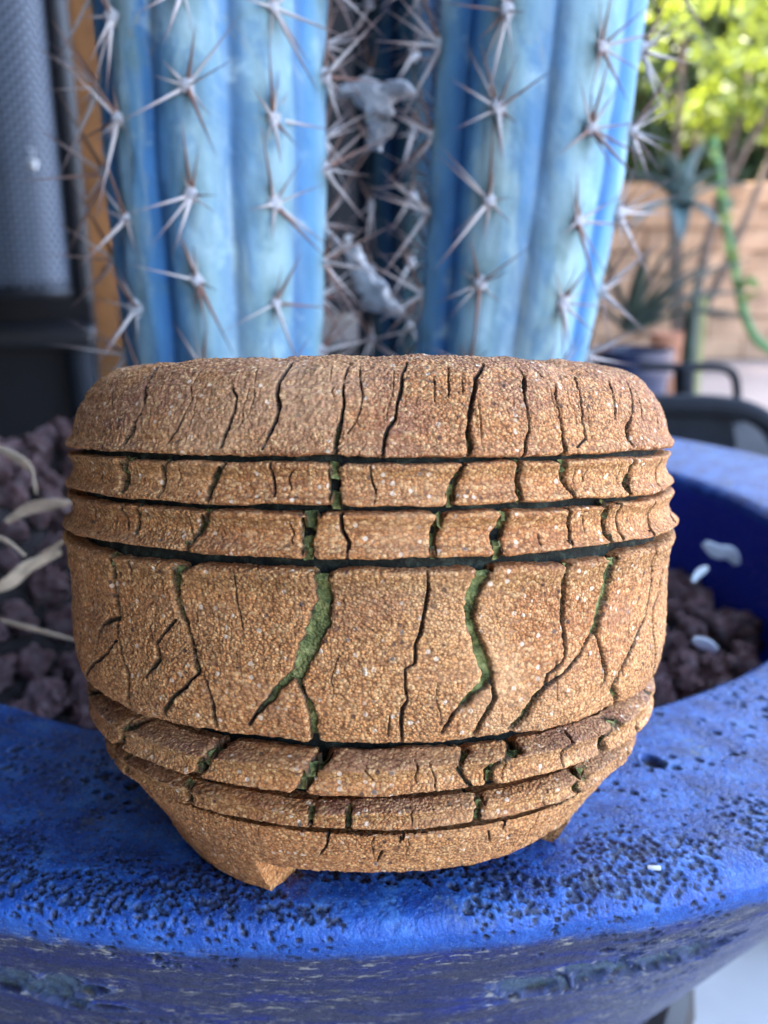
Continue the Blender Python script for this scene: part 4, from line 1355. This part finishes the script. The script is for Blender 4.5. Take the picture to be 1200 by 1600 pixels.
# ------------------------------------------------------------------ right: garden chair, plants
RC = empty('lounge_chair', (0.50, 1.2, 0), 'charcoal metal garden lounge chair with rounded rails behind the bowl at right', 'chair')
off = Vector((0.50, 1.2, 0))
YA = 1.15
b = MB(); b.tube(curve([at(x, y, YA) - off for x, y in ((940, 640), (1000, 634), (1060, 632), (1120, 634), (1165, 642), (1200, 662), (1222, 700), (1232, 760))], 30), 0.0135, 12); b.build('rail', CHAR, RC)
b = MB(); b.slab([at(x, y, YA + 0.01) - off for x, y in ((950, 645), (1142, 645), (1150, 690), (1150, 800), (950, 800))], (0, 1, 0), 0.015); b.build('back_panel', CHAR, RC, smooth=False)
b = MB(); b.tube(curve([at(x, y, 1.55) - off for x, y in ((1000, 572), (1060, 574), (1110, 573), (1138, 578), (1150, 596), (1152, 640), (1153, 760))], 30), 0.0075, 10); b.build('back_frame', CHAR, RC)
b = MB(); b.tube([at(1068, 574, 1.55) - off, at(1070, 760, 1.55) - off], 0.016, 10); b.build('strut', CHAR, RC)
b = MB(); b.box(at(1090, 700, 1.4) - off, (0.34, 0.40, 0.03), bevel=0.01); b.build('seat', CHAR, RC)
b = MB(); b.tube(curve([Vector((0.37, 0.69, 0.03)) - off, Vector((0.372, 0.70, 0.30)) - off, Vector((0.40, 0.78, 0.41)) - off, at(1228, 730, YA) - off], 20), 0.022, 10); b.build('front_leg', STEEL, RC)
for x, y in ((945, 1.18), (1225, 1.18), (1000, 1.58), (1153, 1.58)):
    p = at(x, 740, y) - off
    b = MB(); b.tube([p, (p.x, p.y, 0.025)], 0.012, 8); b.build('leg', CHAR, RC)


def rosette(name, base, dirs, L, wd, mat, label, cat='plant'):
    root = empty(name, base, label, cat)
    for dx, dy, dz, l in dirs:
        d = Vector((dx, dy, dz)).normalized()
        b = MB()
        pts = curve([Vector((0, 0, 0)), d * l * 0.5 + Vector((0, 0, l * 0.06)), d * l + Vector((0, 0, -l * 0.10))], 10)
        b.blade(pts, [wd * (1 - k / 10) ** 0.7 + 0.002 for k in range(11)], d.cross(Vector((0, 0, 1))) + Vector((0.01, 0, 0)), 0.003, 0.2)
        b.build('leaf', mat, root)
    return root


rp = at(985, 520, 2.4)
rosette('yucca', rp, [(1, -.1, 1.1, .28), (1, 0, .55, .26), (1, .3, .8, .30), (.4, 0, 1, .30), (-.5, 0, 1, .30), (-1, 0, .5, .30), (.7, -.5, .25, .28), (0, -.4, 1, .26), (1, -.2, .25, .32), (1, -.1, .8, .36), (.8, -.2, 1.3, .30), (1, .1, .45, .34)],
        0.3, 0.050, LEAF_YUCCA, 'dark green spiky yucca with sword leaves right of the right cactus', 'plant')
rp = at(1062, 320, 3.6)
rosette('agave', rp, [(1, -.2, .4, .26), (-.9, -.2, .5, .28), (.2, -.3, 1, .26), (-.4, -.5, .8, .25), (.6, -.6, .7, .24), (-.2, -.9, -.5, .24), (.5, -.8, -.3, .2), (-.8, -.5, -.2, .26)],
        0.3, 0.10, LEAF_TEAL, 'blue green agave with broad leaves in front of the stone wall', 'plant')
b = MB()
b.box((0, 0, 0), (0.001, 0.001, 0.001))
# tall cactus-like green stake between yucca and wall
p0, p1 = at(1072, 640, 2.6), at(1088, 442, 2.6)
gp = empty('green_cane', p0, 'upright dark green cane beside the yucca', 'plant')
b.bm.free()
b = MB(); b.tube(curve([Vector((0, 0, -0.35)), Vector((0, 0, 0)), (p1 - p0) * 0.5 + Vector((-0.004, 0, 0)), p1 - p0], 12), [0.022] * 9 + [0.020, 0.017, 0.013, 0.008], 9)
b.build('stem', LEAF_YUCCA, gp)
b = MB(); b.tube(curve([Vector((0.028, 0.02, -0.35)), Vector((0.03, 0.02, 0)), (p1 - p0) * 0.9 + Vector((0.03, 0.02, 0))], 12), 0.012, 8)
b.build('stem', plain('olive_stem', (0.25, 0.24, 0.08), 0.6, 0.3, 20), gp)

# trailing vine with lime leaves
vp = [at(x, y, 4.75) for x, y in ((1112, 215), (1122, 260), (1130, 330), (1140, 380), (1150, 430), (1160, 480), (1178, 525), (1210, 552))]
vine = empty('trailing_vine', vp[0], 'hanging green vine with bright lime leaves at the right edge', 'vine')
b = MB(); b.tube(curve([p - vp[0] for p in vp], 40), 0.024, 8); b.build('stem', plain('vine_stem', (0.06, 0.16, 0.04), 0.5, 0.3, 20), vine)
rs = random.Random(4)
for (x, y) in ((1118, 240), (1128, 300), (1138, 318), (1134, 340), (1142, 388), (1146, 402), (1152, 428), (1160, 445), (1168, 462), (1176, 440), (1186, 455)):
    p = at(x, y, 4.66) - vp[0]
    b = MB()
    d = Vector((rs.uniform(-1, 1), -0.6, rs.uniform(-1, 0.4))).normalized() * 0.085
    b.blade(curve([p - d * 0.5, p, p + d * 0.5], 6), [0.01, 0.036, 0.056, 0.066, 0.056, 0.036, 0.01], (0.6, 0.5, 0.6), 0.002, 0.12)
    b.build('leaf', LEAF_LIME, vine)

# pots far back
pc = at(1050, 600, 3.2)
def far_pot(name, c, r, h, mat, label):
    b = MB()
    n = 24
    prof_ = [(0.62 * r, 0), (0.95 * r, h * 0.86), (1.05 * r, h * 0.87), (1.05 * r, h), (0.92 * r, h), (0.86 * r, h * 0.8), (0.02, h * 0.78)]
    rings_ = [[b.bm.verts.new((q[0] * math.cos(2 * math.pi * j / n), q[0] * math.sin(2 * math.pi * j / n), q[1])) for j in range(n)] for q in prof_]
    for u_, v_ in zip(rings_, rings_[1:]):
        for j in range(n): b.bm.faces.new((u_[j], u_[(j + 1) % n], v_[(j + 1) % n], v_[j]))
    b.bm.faces.new(rings_[0][::-1])
    o_ = b.build(name, mat, loc=(c.x, c.y, 0))
    tag(o_, label, 'flower pot')


far_pot('terracotta_pot', at(1052, 560, 3.4), 0.085, at(1052, 520, 3.4).z, TERRA, 'small orange terracotta pot standing on the ground behind the dark chair')
far_pot('blue_pot', at(985, 600, 2.0), 0.085, at(985, 545, 2.0).z, plain('navy_glaze', (0.016, 0.024, 0.06), 0.3, 0.3, 20), 'dark navy pot half hidden behind the clay pot and the right cactus')
